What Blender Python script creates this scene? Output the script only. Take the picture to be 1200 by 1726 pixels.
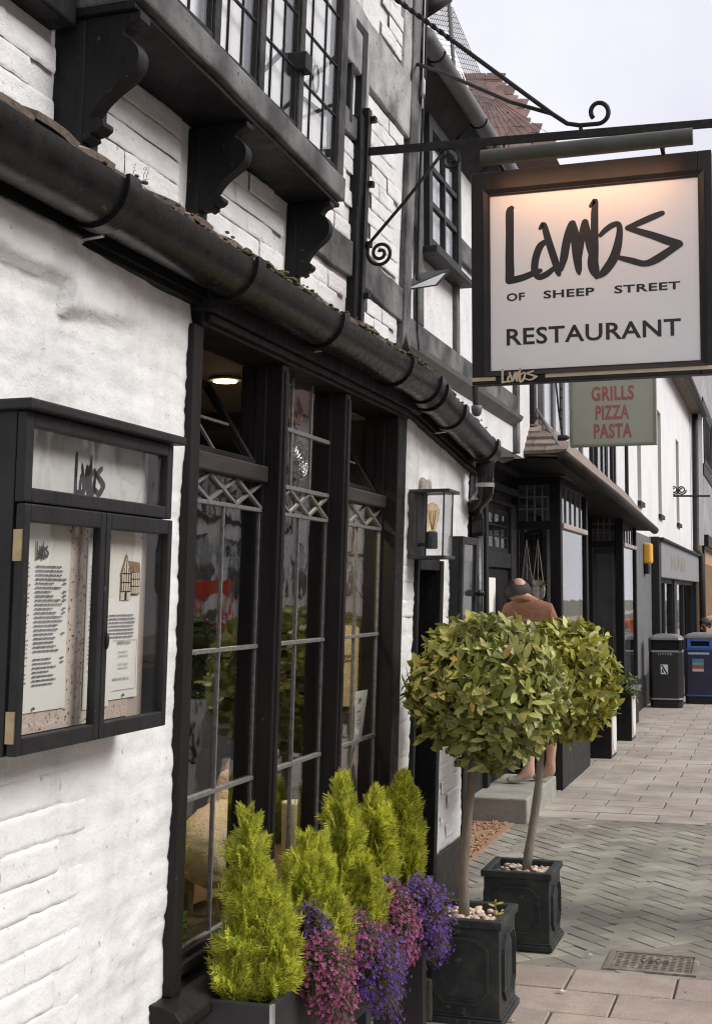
import bpy, bmesh, math, random
from mathutils import Vector, Matrix, Euler, noise
sc = bpy.context.scene
for o in list(bpy.data.objects): bpy.data.objects.remove(o)
R = math.radians
col = sc.collection

# ---------------------------------------------------------------- camera
FPX, YAW, PIT = 2200.0, R(18), math.atan(137 / 2200)
CAM = Vector((1.47, 0, 1.6))
cd = bpy.data.cameras.new('camera'); cam = bpy.data.objects.new('camera', cd); col.objects.link(cam)
cd.sensor_fit = 'VERTICAL'; cd.sensor_height = 36; cd.lens = 36 * FPX / 1726
cd.clip_start = 0.05; cd.clip_end = 600
cam.location = CAM; cam.rotation_euler = (R(90) + PIT, 0, YAW)
sc.camera = cam

# ---------------------------------------------------------------- sky and sun (bright overcast)
SUN_DIR = Vector((0.80, 0.10, 0.66)).normalized()
SUN_EL = math.asin(SUN_DIR.z); SUN_AZ = math.atan2(SUN_DIR.x, SUN_DIR.y)
w = bpy.data.worlds.new('World'); sc.world = w; w.use_nodes = True
nt = w.node_tree; nt.nodes.clear()
out = nt.nodes.new('ShaderNodeOutputWorld'); bg = nt.nodes.new('ShaderNodeBackground')
sky = nt.nodes.new('ShaderNodeTexSky'); sky.sky_type = 'NISHITA'; sky.sun_disc = False
sky.sun_elevation = SUN_EL; sky.sun_rotation = SUN_AZ; sky.air_density = 1.0; sky.dust_density = 3.0
hs = nt.nodes.new('ShaderNodeHueSaturation'); hs.inputs['Saturation'].default_value = 0.35
nt.links.new(sky.outputs[0], hs.inputs['Color'])
tc = nt.nodes.new('ShaderNodeTexCoord'); nz = nt.nodes.new('ShaderNodeTexNoise')
nz.inputs['Scale'].default_value = 2.6; nz.inputs['Detail'].default_value = 5; nz.inputs['Roughness'].default_value = .5
nt.links.new(tc.outputs['Generated'], nz.inputs['Vector'])
cr = nt.nodes.new('ShaderNodeValToRGB')
cr.color_ramp.elements[0].position = .40; cr.color_ramp.elements[0].color = (6.9, 6.85, 7.75, 1)
cr.color_ramp.elements[1].position = .62; cr.color_ramp.elements[1].color = (8.6, 8.55, 9.0, 1)
nt.links.new(nz.outputs['Fac'], cr.inputs['Fac'])
mx = nt.nodes.new('ShaderNodeMix'); mx.data_type = 'RGBA'; mx.inputs[0].default_value = .86
nt.links.new(hs.outputs[0], mx.inputs[6]); nt.links.new(cr.outputs[0], mx.inputs[7])
nt.links.new(mx.outputs[2], bg.inputs['Color']); bg.inputs['Strength'].default_value = 0.065
nt.links.new(bg.outputs[0], out.inputs['Surface'])
sd = bpy.data.lights.new('sun', 'SUN'); sd.energy = 1.5; sd.angle = R(28); sd.color = (1, .972, .935)
so = bpy.data.objects.new('sun', sd); col.objects.link(so)
so.rotation_euler = SUN_DIR.to_track_quat('Z', 'Y').to_euler(); so.location = (6, 2, 8)
vs = sc.view_settings
sc.cycles.pixel_filter_type = 'BLACKMAN_HARRIS'; sc.cycles.filter_width = 1.15
vs.view_transform = 'Standard'; vs.look = 'None'; vs.exposure = 1.0; vs.gamma = 1.0; vs.use_curve_mapping = False

# ---------------------------------------------------------------- helpers
FW = Vector((-math.sin(YAW) * math.cos(PIT), math.cos(YAW) * math.cos(PIT), math.sin(PIT)))
RT = Vector((math.cos(YAW), math.sin(YAW), 0)); UP = RT.cross(FW)
def ray(x, y): return FW + RT * ((x - 600) / FPX) - UP * ((y - 863) / FPX)
def onx(x, y, X, k=0.0):
    d = ray(x, y); return CAM + d * ((X - CAM.x) / (d.x - k * d.z))
def ony(x, y, Y):
    d = ray(x, y); return CAM + d * (Y / d.y)
def onz(x, y, Z):
    d = ray(x, y); return CAM + d * ((Z - 1.6) / d.z)
LEAN = 0.03                                     # the old front leans out over the pavement
class MB:
    def __init__(s): s.v = []; s.f = []
    def add(s, vs, fs):
        n = len(s.v); s.v += [tuple(v) for v in vs]; s.f += [tuple(i + n for i in f) for f in fs]; return s
    def box(s, x0, x1, y0, y1, z0, z1):
        return s.add([(x0,y0,z0),(x1,y0,z0),(x1,y1,z0),(x0,y1,z0),(x0,y0,z1),(x1,y0,z1),(x1,y1,z1),(x0,y1,z1)],
                     [(0,3,2,1),(4,5,6,7),(0,1,5,4),(1,2,6,5),(2,3,7,6),(3,0,4,7)])
    def beam(s, p, q, wd, h, up=(0, 0, 1)):
        p, q = Vector(p), Vector(q); d = (q - p).normalized(); u = Vector(up)
        a = d.cross(u); a = (a if a.length > 1e-5 else d.cross(Vector((1, 0, 0)))).normalized(); b = a.cross(d)
        a *= wd / 2; b *= h / 2
        return s.add([p-a-b, p+a-b, p+a+b, p-a+b, q-a-b, q+a-b, q+a+b, q-a+b],
                     [(0,1,2,3),(7,6,5,4),(0,4,5,1),(1,5,6,2),(2,6,7,3),(3,7,4,0)])
    def prism(s, pts, ext):
        n = len(pts); e = Vector(ext); P = [Vector(p) for p in pts]
        return s.add(P + [p + e for p in P], [tuple(range(n - 1, -1, -1)), tuple(range(n, 2 * n))] +
                     [(i, (i + 1) % n, n + (i + 1) % n, n + i) for i in range(n)])
    def tube(s, pts, r, n=8, cap=True, arc=None, start=0):
        P = [Vector(p) for p in pts]; m = len(P); rs = r if isinstance(r, (list, tuple)) else [r] * m
        t0 = (P[1] - P[0]).normalized(); ref = Vector((0, 0, 1)) if abs(t0.z) < .9 else Vector((1, 0, 0))
        a = t0.cross(ref).normalized(); vs = []
        for i in range(m):
            t = (P[min(i + 1, m - 1)] - P[max(i - 1, 0)]).normalized()
            a = (a - t * a.dot(t)).normalized(); b = t.cross(a)
            for k in range(n):
                g = 2 * math.pi * k / n
                vs.append(P[i] + (a * math.cos(g) + b * math.sin(g)) * rs[i])
        fs = [(i*n+k, i*n+(k+1)%n, (i+1)*n+(k+1)%n, (i+1)*n+k) for i in range(m - 1) for k in range(n)]
        if cap: fs += [tuple(range(n - 1, -1, -1)), tuple(range((m-1)*n, m*n))]
        return s.add(vs, fs)
    def lathe(s, prof, c, n=16):
        c = Vector(c); vs = []
        for r, z in prof:
            for k in range(n):
                g = 2 * math.pi * k / n; vs.append(c + Vector((r * math.cos(g), r * math.sin(g), z)))
        m = len(prof)
        fs = [(i*n+k, i*n+(k+1)%n, (i+1)*n+(k+1)%n, (i+1)*n+k) for i in range(m - 1) for k in range(n)]
        fs += [tuple(range(n - 1, -1, -1)), tuple(range((m-1)*n, m*n))]
        return s.add(vs, fs)
    def ball(s, c, r, n=12, m=8):
        r = r if isinstance(r, (tuple, list)) else (r, r, r); c = Vector(c); vs = []
        for i in range(m + 1):
            t = math.pi * (i + .02) / (m + .04)
            for k in range(n):
                g = 2 * math.pi * k / n
                vs.append(c + Vector((r[0]*math.sin(t)*math.cos(g), r[1]*math.sin(t)*math.sin(g), r[2]*math.cos(t))))
        return s.add(vs, [(i*n+k, (i+1)*n+k, (i+1)*n+(k+1)%n, i*n+(k+1)%n) for i in range(m) for k in range(n)])
    def build(s, name, mat, parent=None, lean=0.0, bev=0.0, smooth=False, fix=True, seg=2):
        L = ORG.get(parent.name, Vector()) if parent else Vector()
        vs = [(v[0] + lean * (v[2] - 1.6) - L.x, v[1] - L.y, v[2] - L.z) for v in s.v]
        me = bpy.data.meshes.new(name); me.from_pydata(vs, [], s.f)
        if fix:
            bm = bmesh.new(); bm.from_mesh(me)
            bmesh.ops.recalc_face_normals(bm, faces=bm.faces); bm.to_mesh(me); bm.free()
        if mat: me.materials.append(mat)
        if smooth: me.polygons.foreach_set('use_smooth', [True] * len(me.polygons))
        o = bpy.data.objects.new(name, me); col.objects.link(o)
        if parent: o.parent = parent
        ORG[o.name] = L
        if bev:
            b = o.modifiers.new('bevel', 'BEVEL'); b.width = bev; b.segments = seg; b.limit_method = 'ANGLE'; b.angle_limit = R(35)
            b.harden_normals = False
        return o
ORG = {}
def tag(o, label, cat, group=None, kind=None):
    if label: o['label'] = label
    if cat: o['category'] = cat
    if group: o['group'] = group
    if kind: o['kind'] = kind
    return o
def empty(name, loc, label=None, cat=None, group=None):
    o = bpy.data.objects.new(name, None); col.objects.link(o); o.location = loc; o.empty_display_size = .1
    ORG[o.name] = Vector(loc); tag(o, label, cat, group); return o
def put(name, me, parent, loc, rot=(0, 0, 0), scale=(1, 1, 1)):
    o = bpy.data.objects.new(name, me); col.objects.link(o)
    L = ORG.get(parent.name, Vector()) if parent else Vector()
    o.parent = parent; o.location = Vector(loc) - L; o.rotation_euler = rot; o.scale = scale; return o
def bx(name, mat, parent, x0, x1, y0, y1, z0, z1, lean=0, bev=.003):
    return MB().box(x0, x1, y0, y1, z0, z1).build(name, mat, parent, lean, bev)
def fbm(p, sc_=1.0, oct_=4): return noise.fractal(Vector(p) * sc_, 1.0, 2.0, oct_)
def smooth_pts(pts, k=6):
    out_ = []; n = len(pts)
    for i in range(n - 1):
        p0, p1, p2, p3 = pts[max(i-1, 0)], pts[i], pts[i+1], pts[min(i+2, n-1)]
        for j in range(k):
            t = j / k
            out_.append(tuple(.5*((2*b)+(-a+c)*t+(2*a-5*b+4*c-d)*t*t+(-a+3*b-3*c+d)*t**3) for a, b, c, d in zip(p0, p1, p2, p3)))
    out_.append(tuple(pts[-1])); return out_
_txt = {}
def text_mesh(body, bold=0.0, spacing=1.0):
    key = (body, bold, spacing)
    if key in _txt: return _txt[key]
    c = bpy.data.curves.new('t', 'FONT'); c.body = body; c.size = 1; c.offset = bold; c.space_character = spacing
    c.resolution_u = 3
    o = bpy.data.objects.new('t', c); me = bpy.data.meshes.new_from_object(o)
    V = [v.co.copy() for v in me.vertices]; Fs = [tuple(p.vertices) for p in me.polygons]
    x0 = min(v.x for v in V); x1 = max(v.x for v in V); y0 = min(v.y for v in V); y1 = max(v.y for v in V)
    V = [((v.x - x0) / (x1 - x0), (v.y - y0) / (y1 - y0)) for v in V]
    bpy.data.objects.remove(o); bpy.data.curves.remove(c); bpy.data.meshes.remove(me)
    _txt[key] = (V, Fs); return V, Fs
def text_on(mb, body, o, ux, uy, bold=0.0, spacing=1.0):
    """lay text in the box o .. o+ux .. o+uy"""
    V, Fs = text_mesh(body, bold, spacing); o, ux, uy = Vector(o), Vector(ux), Vector(uy)
    return mb.add([o + ux * a + uy * b for a, b in V], Fs)

# ---------------------------------------------------------------- materials
def nodes(name):
    m = bpy.data.materials.new(name); m.use_nodes = True; t = m.node_tree
    return m, t, t.nodes['Principled BSDF'], t.nodes['Material Output']
def _noise(t, scale, detail=4, rough=.55, stretch=None, dist=0):
    g = t.nodes.new('ShaderNodeNewGeometry'); src = g.outputs['Position']
    if stretch:
        mp = t.nodes.new('ShaderNodeMapping'); mp.inputs['Scale'].default_value = stretch
        t.links.new(src, mp.inputs['Vector']); src = mp.outputs[0]
    n = t.nodes.new('ShaderNodeTexNoise'); n.inputs['Scale'].default_value = scale
    n.inputs['Detail'].default_value = detail; n.inputs['Roughness'].default_value = rough
    n.inputs['Distortion'].default_value = dist
    t.links.new(src, n.inputs['Vector']); return n.outputs['Fac']
def _ramp(t, fac, stops):
    r = t.nodes.new('ShaderNodeValToRGB'); e = r.color_ramp.elements
    while len(e) < len(stops): e.new(.5)
    for el, (p, c) in zip(e, stops): el.position = p; el.color = (*c, 1)
    t.links.new(fac, r.inputs['Fac']); return r.outputs['Color']
def _mix(t, a, b, fac, mode='MIX'):
    m = t.nodes.new('ShaderNodeMix'); m.data_type = 'RGBA'; m.blend_type = mode
    for s_, i in ((fac, 0), (a, 6), (b, 7)):
        if hasattr(s_, 'node'): t.links.new(s_, m.inputs[i])
        else: m.inputs[i].default_value = s_ if i == 0 else (*s_, 1)
    return m.outputs[2]
def mat(name, c, c2=None, sc_=14, rough=.6, rough2=None, bump=0., bsc=60, metal=0., rnd=0., stretch=None, lo=.35, hi=.65,
        spec=.5, island=False, c3=None, bsc2=None, speck=None, dist=.01, stain=None, streak=None):
    m, t, P, O = nodes(name)
    P.inputs['Metallic'].default_value = metal; P.inputs['Roughness'].default_value = rough
    P.inputs['Specular IOR Level'].default_value = spec
    if c2 is None: c2 = tuple(v * .8 for v in c)
    f = _noise(t, sc_, 5, .6, stretch)
    stops = [(lo, c), (hi, c2)] if c3 is None else [(lo, c), ((lo + hi) / 2, c3), (hi, c2)]
    colr = _ramp(t, f, stops)
    if speck:
        s_ = _noise(t, speck[0], 2, .5)
        colr = _mix(t, colr, speck[2], _ramp(t, s_, [(speck[1], (0,0,0)), (speck[1] + .05, (1,1,1))]))
    if streak:
        colr = _mix(t, colr, _ramp(t, _noise(t, streak[0], 4, .65, (1, 1, streak[1])), [(.30, (streak[2],) * 3), (.52, (1.0,) * 3)]), 1.0, 'MULTIPLY')
    if stain:
        colr = _mix(t, colr, _ramp(t, _noise(t, stain[0], 4, .6), [(.32, (stain[1],) * 3), (.6, (1.05,) * 3)]), 1.0, 'MULTIPLY')
        colr = _mix(t, colr, (.10, .09, .08), _ramp(t, _noise(t, stain[2], 1, .4), [(.745, (0, 0, 0)), (.77, (.75,) * 3)]))
    if rnd or island:
        if island: src = t.nodes.new('ShaderNodeNewGeometry').outputs['Random Per Island']
        else: src = t.nodes.new('ShaderNodeObjectInfo').outputs['Random']
        v = _ramp(t, src, [(0, (1 - rnd,) * 3), (1, (1 + rnd,) * 3)])
        colr = _mix(t, colr, v, 1.0, 'MULTIPLY')
    t.links.new(colr, P.inputs['Base Color'])
    if rough2 is not None:
        t.links.new(_ramp(t, _noise(t, sc_ * 1.7, 4), [(.3, (rough,) * 3), (.7, (rough2,) * 3)]), P.inputs['Roughness'])
    if bump:
        b = t.nodes.new('ShaderNodeBump'); b.inputs['Strength'].default_value = bump; b.inputs['Distance'].default_value = dist
        t.links.new(_noise(t, bsc, 5, .6, stretch), b.inputs['Height']); nrm = b.outputs[0]
        if bsc2:
            b2 = t.nodes.new('ShaderNodeBump'); b2.inputs['Strength'].default_value = bump; b2.inputs['Distance'].default_value = dist * .5
            t.links.new(_noise(t, bsc2, 3, .6), b2.inputs['Height']); t.links.new(nrm, b2.inputs['Normal']); nrm = b2.outputs[0]
        t.links.new(nrm, P.inputs['Normal'])
    return m
def glass_mat(name, tint=(.955, .955, .95), wob=.12, base=.05):
    m, t, P, O = nodes(name); t.nodes.remove(P)
    lw = t.nodes.new('ShaderNodeLayerWeight'); lw.inputs['Blend'].default_value = .5
    p = t.nodes.new('ShaderNodeMath'); p.operation = 'POWER'; t.links.new(lw.outputs['Facing'], p.inputs[0]); p.inputs[1].default_value = 4.2
    a = t.nodes.new('ShaderNodeMath'); a.operation = 'MULTIPLY_ADD'; t.links.new(p.outputs[0], a.inputs[0])
    a.inputs[1].default_value = 1 - base; a.inputs[2].default_value = base
    tr = t.nodes.new('ShaderNodeBsdfTransparent'); tr.inputs[0].default_value = (*tint, 1)
    gl = t.nodes.new('ShaderNodeBsdfGlossy'); gl.inputs['Roughness'].default_value = .015
    if wob:
        b = t.nodes.new('ShaderNodeBump'); b.inputs['Strength'].default_value = wob; b.inputs['Distance'].default_value = .004
        t.links.new(_noise(t, 9, 2, .4), b.inputs['Height']); t.links.new(b.outputs[0], gl.inputs['Normal'])
    ms = t.nodes.new('ShaderNodeMixShader'); t.links.new(a.outputs[0], ms.inputs[0])
    t.links.new(tr.outputs[0], ms.inputs[1]); t.links.new(gl.outputs[0], ms.inputs[2]); t.links.new(ms.outputs[0], O.inputs[0])
    return m
def emit_mat(name, c, s_):
    m, t, P, O = nodes(name); P.inputs['Base Color'].default_value = (*c, 1)
    P.inputs['Emission Color'].default_value = (*c, 1); P.inputs['Emission Strength'].default_value = s_; return m
def leaf_mat(name, stops, rough=.45, trans=.25, back=None, patch=3.0):
    m, t, P, O = nodes(name)
    src = t.nodes.new('ShaderNodeNewGeometry').outputs['Random Per Island']
    oi = t.nodes.new('ShaderNodeObjectInfo').outputs['Random']
    ad = t.nodes.new('ShaderNodeMath'); ad.operation = 'ADD'; t.links.new(src, ad.inputs[0]); t.links.new(oi, ad.inputs[1])
    fr = t.nodes.new('ShaderNodeMath'); fr.operation = 'FRACT'; t.links.new(ad.outputs[0], fr.inputs[0])
    colr = _ramp(t, fr.outputs[0], stops)
    colr = _mix(t, colr, _ramp(t, _noise(t, patch * 8, 3), [(.3, (.75,) * 3), (.7, (1.2,) * 3)]), 1.0, 'MULTIPLY')
    t.links.new(colr, P.inputs['Base Color']); P.inputs['Roughness'].default_value = rough
    P.inputs['Specular IOR Level'].default_value = .5
    tl = t.nodes.new('ShaderNodeBsdfTranslucent'); t.links.new(colr, tl.inputs['Color'])
    ms = t.nodes.new('ShaderNodeMixShader'); ms.inputs[0].default_value = trans
    t.links.new(P.outputs[0], ms.inputs[1]); t.links.new(tl.outputs[0], ms.inputs[2]); t.links.new(ms.outputs[0], O.inputs[0])
    return m
M = {}
M['white'] = mat('white_masonry_paint', (.81, .81, .80), (.73, .73, .715), 5, .55, bump=.32, bsc=34, bsc2=120, lo=.42, hi=.72, speck=(48, .70, (.50, .48, .45)), streak=(9, .16, .86))
M['white2'] = mat('white_limewash', (.80, .80, .80), (.66, .66, .65), 7, .65, bump=.5, bsc=60, bsc2=220, lo=.4, hi=.72, speck=(40, .69, (.45, .44, .43)))
M['black'] = mat('black_timber_paint', (.0075, .0075, .008), (.016, .0155, .016), 9, .45, .65, bump=.5, bsc=26, stretch=(1, 1, .25), spec=.22, speck=(46, .70, (.07, .068, .066)))
M['blackg'] = mat('black_gloss_paint', (.008, .008, .009), (.013, .013, .013), 12, .3, .45, bump=.12, bsc=40, spec=.3)
M['frame'] = mat('dark_frame_paint', (.0085, .0075, .008), (.018, .015, .0145), 10, .42, .62, bump=.25, bsc=50, stretch=(1, 1, .2), spec=.22, speck=(60, .71, (.06, .05, .046)))
M['weathered'] = mat('weathered_grey_timber', (.035, .035, .035), (.19, .187, .183), 11, .7, bump=.9, bsc=30, stretch=(1, .35, .35), lo=.38, hi=.66, speck=(70, .66, (.02, .02, .02)))
M['weathdark'] = mat('worn_dark_timber', (.016, .016, .016), (.085, .083, .082), 14, .65, bump=.8, bsc=34, stretch=(1, .4, .4), lo=.40, hi=.72, spec=.25)
M['weathered2'] = mat('worn_pale_timber', (.12, .12, .118), (.42, .415, .41), 8, .75, bump=.8, bsc=26, stretch=(1, .5, .5), lo=.34, hi=.62, speck=(60, .67, (.03, .03, .03)))
M['gutter'] = mat('black_gutter_plastic', (.005, .005, .005), (.014, .0135, .013), 18, .22, .40, bump=.08, spec=.36, speck=(50, .72, (.07, .06, .05)), bsc=90)
M['soffit'] = mat('black_soffit_board', (.005, .005, .005), (.009, .009, .009), 12, .6, bump=.2, bsc=40, spec=.2)
M['lead'] = mat('lead_came', (.13, .13, .125), (.22, .215, .21), 60, .5, bump=.3, bsc=160, metal=.3)
M['iron'] = mat('wrought_iron', (.010, .010, .011), (.022, .021, .020), 40, .5, .65, bump=.25, bsc=120, spec=.25)
M['glass'] = glass_mat('window_glass')
M['oldglass'] = glass_mat('old_leaded_glass', wob=.20, base=.12)
M['clear'] = glass_mat('lamp_glass', (.97, .97, .97), 0, .04)
M['wood'] = mat('brown_window_rail', (.016, .0125, .011), (.036, .028, .023), 12, .55, bump=.2, bsc=50, stretch=(1, .2, 1))
M['signpanel'] = mat('pale_sign_panel', (.80, .80, .80), (.83, .83, .83), 3, .4)
M['ink'] = mat('black_lettering', (.012, .011, .012), (.018, .017, .017), 20, .5)
M['gold'] = mat('pale_gold_line', (.56, .46, .30), (.62, .52, .36), 20, .45)
M['paper'] = mat('white_paper', (.82, .81, .75), (.86, .85, .80), 8, .7, rnd=.04)
M['cork'] = mat('speckled_board', (.72, .65, .54), (.62, .50, .42), 9, .8, speck=(110, .61, (.10, .06, .05)), bump=.3, bsc=150)
M['brass'] = mat('brass', (.42, .33, .20), (.30, .24, .15), 30, .4, metal=.8)
M['steel'] = mat('galvanised_steel', (.42, .42, .43), (.55, .55, .55), 20, .4, metal=.7)
M['tile'] = mat('clay_tile', (.13, .078, .066), (.20, .118, .10), 9, .8, bump=.6, bsc=50, rnd=.25, speck=(30, .68, (.12, .12, .10)))
M['tilegrey'] = mat('mossy_clay_tile', (.16, .125, .105), (.24, .19, .16), 8, .85, bump=.7, bsc=40, rnd=.22, speck=(34, .62, (.14, .15, .09)))
M['moss'] = mat('moss', (.045, .055, .018), (.10, .10, .045), 40, .95, bump=1, bsc=120)
M['lichen'] = mat('rust_lichen', (.13, .075, .05), (.22, .15, .10), 30, .95, bump=1, bsc=90)
M['planter'] = mat('lead_grey_planter', (.024, .026, .027), (.052, .058, .054), 10, .5, .68, bump=.25, bsc=60, lo=.4, hi=.75, spec=.35, speck=(40, .69, (.09, .09, .08)))
M['soil'] = mat('potting_soil', (.05, .035, .025), (.10, .075, .055), 40, .95, bump=1, bsc=90)
M['pebble'] = mat('tan_pebble', (.48, .37, .27), (.62, .50, .40), 18, .7, rnd=.35)
M['bark'] = mat('smooth_grey_bark', (.15, .125, .09), (.26, .23, .18), 16, .8, bump=.5, bsc=60, stretch=(1, 1, .3))
# ================================================================ THE GROUND
M['slab'] = mat('pink_concrete_slab', (.37, .29, .24), (.45, .365, .31), 7, .85, bump=.5, bsc=140, rnd=.10, speck=(170, .63, (.60, .53, .46)), bsc2=420, stain=(1.7, .74, 11))
M['slab2'] = mat('buff_concrete_slab', (.35, .34, .29), (.42, .40, .345), 2.2, .85, bump=.5, bsc=140, rnd=.10, speck=(170, .66, (.42, .40, .34)), c3=(.42, .355, .30), bsc2=420, stain=(1.1, .74, 9))
M['block'] = mat('grey_paving_block', (.30, .275, .245), (.385, .355, .315), 2.6, .85, bump=.6, bsc=140, rnd=.18, speck=(190, .64, (.40, .38, .35)), c3=(.33, .305, .235), bsc2=420, stain=(1.3, .70, 10))
M['joint'] = mat('dark_joint_sand', (.075, .066, .052), (.13, .112, .09), 60, .95, bump=.8, bsc=150)
M['asphalt'] = mat('asphalt', (.045, .045, .047), (.065, .065, .066), 8, .85, bump=.6, bsc=180, speck=(160, .66, (.14, .14, .14)))
M['granite'] = mat('kerb_stone', (.28, .27, .26), (.36, .35, .33), 40, .8, bump=.4, bsc=120)
M['gravel'] = mat('orange_gravel', (.42, .23, .13), (.52, .34, .22), 60, .9, bump=1, bsc=120, rnd=.3, island=True)
M['earth'] = mat('earth', (.12, .11, .08), (.16, .15, .1), 2, .95)
def struct(name, mb, m, **k):
    o = mb.build(name, m, **k); o['kind'] = 'structure'; return o
struct('ground', MB().box(-260, 260, -120, 420, -.62, -.6), M['earth'])
struct('road', MB().box(2.9, 9.2, -40, 140, -.6, -.12), M['asphalt'])
pave = struct('pavement', MB().box(-1.6, 2.76, -8, 130, -.5, -.010), M['joint'])
kerb = struct('kerb', MB().box(2.76, 2.9, -8, 130, -.4, 0.0), M['granite'], bev=.01)
struct('far_pavement', MB().box(9.2, 11.6, -40, 140, -.59, 0.0), M['slab2'])
mk = MB()
for i in range(-4, 20): mk.box(6.0, 6.1, i * 5.0, i * 5.0 + 2.4, -.13, -.116)
struct('road_markings', mk, mat('road_paint', (.7, .7, .68), (.55, .55, .53), 12, .7))
mk = MB()
for xx in (8.55, 8.75): mk.box(xx, xx + .06, -30, 110, -.13, -.1162)
struct('road_line', mk, mat('yellow_road_paint', (.6, .45, .08), (.5, .4, .1), 12, .7))
def chamfer_box(name, lx, ly, h, c, m, wob=0.0, seed=0):
    rr = random.Random(seed); b = MB()
    j = lambda: rr.uniform(-wob, wob)
    top = [(-lx/2+c+j(), -ly/2+c+j(), 0), (lx/2-c+j(), -ly/2+c+j(), 0), (lx/2-c+j(), ly/2-c+j(), 0), (-lx/2+c+j(), ly/2-c+j(), 0)]
    mid = [(-lx/2, -ly/2, -c), (lx/2, -ly/2, -c), (lx/2, ly/2, -c), (-lx/2, ly/2, -c)]
    bot = [(x, y, -h) for x, y, z in mid]
    b.add(top + mid + bot, [(0,1,2,3)] + [(4+i, 4+(i+1)%4, (i+1)%4, i) for i in range(4)] + [(8+i, 8+(i+1)%4, 4+(i+1)%4, 4+i) for i in range(4)])
    me = bpy.data.meshes.new(name); me.from_pydata(b.v, [], b.f); me.materials.append(m); return me
rng = random.Random(4)
PX, PY = .43, .30
slab_me = [chamfer_box('slab', PX - .009, PY - .009, .045, .004, M['slab'], .002, i) for i in range(4)]
slab2_me = [chamfer_box('slab', PX - .010, PY - .010, .045, .004, M['slab2'], .002, i) for i in range(4)]
rest = MB()
def slab_at(i, j, far):
    x = .385 + PX * i + (PX / 2 if j % 2 else 0); y = (9.60 + PY * j) if far else (5.55 - PY * j)
    return x, y
for far, rows in ((0, range(-0, 46)), (1, range(0, 300))):
    for j in rows:
        for i in range(-4, 6):
            x, y = slab_at(i, j, far)
            if x > 2.53 or x < -1.4 or y > 60 or y < -6: continue
            one = (not far and y > 4.3 and -.1 < x < 1.7) or (far and y < 19.2 and -.75 < x < 1.55)
            if one:
                o = put('slab', rng.choice(slab2_me if far else slab_me), pave, (x, y, rng.uniform(-.0025, .0005)),
                        (rng.gauss(0, .004), rng.gauss(0, .004), rng.gauss(0, .005)))
            else:
                rest.box(x - PX/2 + .004, x + PX/2 - .004, y - PY/2 + .004, y + PY/2 - .004, -.04, 0)
for y in range(0, 40):                          # make-up strip along the kerb
    rest.box(2.56, 2.75, -6 + y * 1.5 + .004, -4.5 + y * 1.5 - .004, -.04, -.001)
o = rest.build('slab_field', M['slab2'], pave, fix=False); o['kind'] = 'stuff'
# herringbone blocks, laid at 45 degrees
BL = .1
blk_me = [chamfer_box('paving_block', 2*BL - .006, BL - .006, .05, .0035, M['block'], .0015, 20 + i) for i in range(5)]
cells = []; q = math.sqrt(.5)
for a in range(-60, 120):
    for b in range(-80, 100):
        k = (a - b) % 4
        if k == 0: cu, cv, rot = (a + 1) * BL, (b + .5) * BL, 0
        elif k == 3: cu, cv, rot = (a + .5) * BL, (b + 1) * BL, math.pi / 2
        else: continue
        x = .4 + (cu - cv) * q; y = 7.5 + (cu + cv) * q
        if not (-1.3 < x < 2.56 and 5.66 < y < 9.50): continue
        if .70 < x < 1.11 and 5.74 < y < 6.04: continue
        cells.append((x, y, rot + math.pi / 4))
def seen(x, y):
    v = Vector((x, y, 0)) - CAM; wz = v.dot(FW); px = 600 + FPX * v.dot(RT) / wz
    return px < 1260 and x > -.45
near = sorted([c for c in cells if seen(c[0], c[1])], key=lambda c: c[1])[:300]
ns = set(near); rest = MB()
for c in cells:
    if c in ns:
        put('paving_block', rng.choice(blk_me), pave, (c[0], c[1], -.004 + rng.uniform(-.003, .001)), (rng.gauss(0, .007), rng.gauss(0, .007), c[2] + rng.gauss(0, .008)))
    else:
        cc, ss = math.cos(c[2]), math.sin(c[2]); P = [(c[0] + u*cc - v*ss, c[1] + u*ss + v*cc, -.045) for u, v in ((-.097,-.047),(.097,-.047),(.097,.047),(-.097,.047))]
        rest.prism(P, (0, 0, .041))
o = rest.build('block_field', M['block'], pave, fix=False); o['kind'] = 'stuff'
# gravel by the neighbouring doorway
g = MB(); rr = random.Random(8)
for i in range(1500):
    x, y = rr.uniform(-1.0, -.30), rr.uniform(7.5, 9.1)
    if x > -.33 - (y - 7.5) * .02: continue
    r = rr.uniform(.006, .014); g.ball((x, y, rr.uniform(0, .012)), (r, r * rr.uniform(.7, 1.2), r * .8), 5, 3)
g.box(-1.0, -.33, 7.5, 9.1, -.01, .004)
tag(g.build('gravel', M['gravel'], fix=False), 'orange gravel patch by the wall near the doorstep', 'gravel', kind='stuff')
# drain cover
dx0, dx1, dy0, dy1 = .712, 1.10, 5.74, 6.045
M['castiron'] = mat('cast_iron', (.22, .205, .17), (.33, .31, .265), 14, .7, bump=.4, bsc=110, metal=.25, c3=(.21, .165, .13))
dr = empty('drain_cover', ((dx0 + dx1) / 2, (dy0 + dy1) / 2, 0), 'rectangular cast iron drain cover set in the paving', 'drain cover')
bx('collar', M['block'], dr, .60, 1.22, 5.69, 6.15, -.03, -.0065, 0, 0)
bx('plate', M['castiron'], dr, dx0 + .03, dx1 - .03, dy0 + .03, dy1 - .03, -.02, -.001, bev=.001)
f = MB()
for a in ((dx0, dx1, dy0, dy0 + .022), (dx0, dx1, dy1 - .022, dy1), (dx0, dx0 + .022, dy0 + .022, dy1 - .022), (dx1 - .022, dx1, dy0 + .022, dy1 - .022)): f.box(*a, -.02, .0025)
f.build('cover_frame', M['castiron'], dr, bev=.002)
rb = MB()
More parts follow.
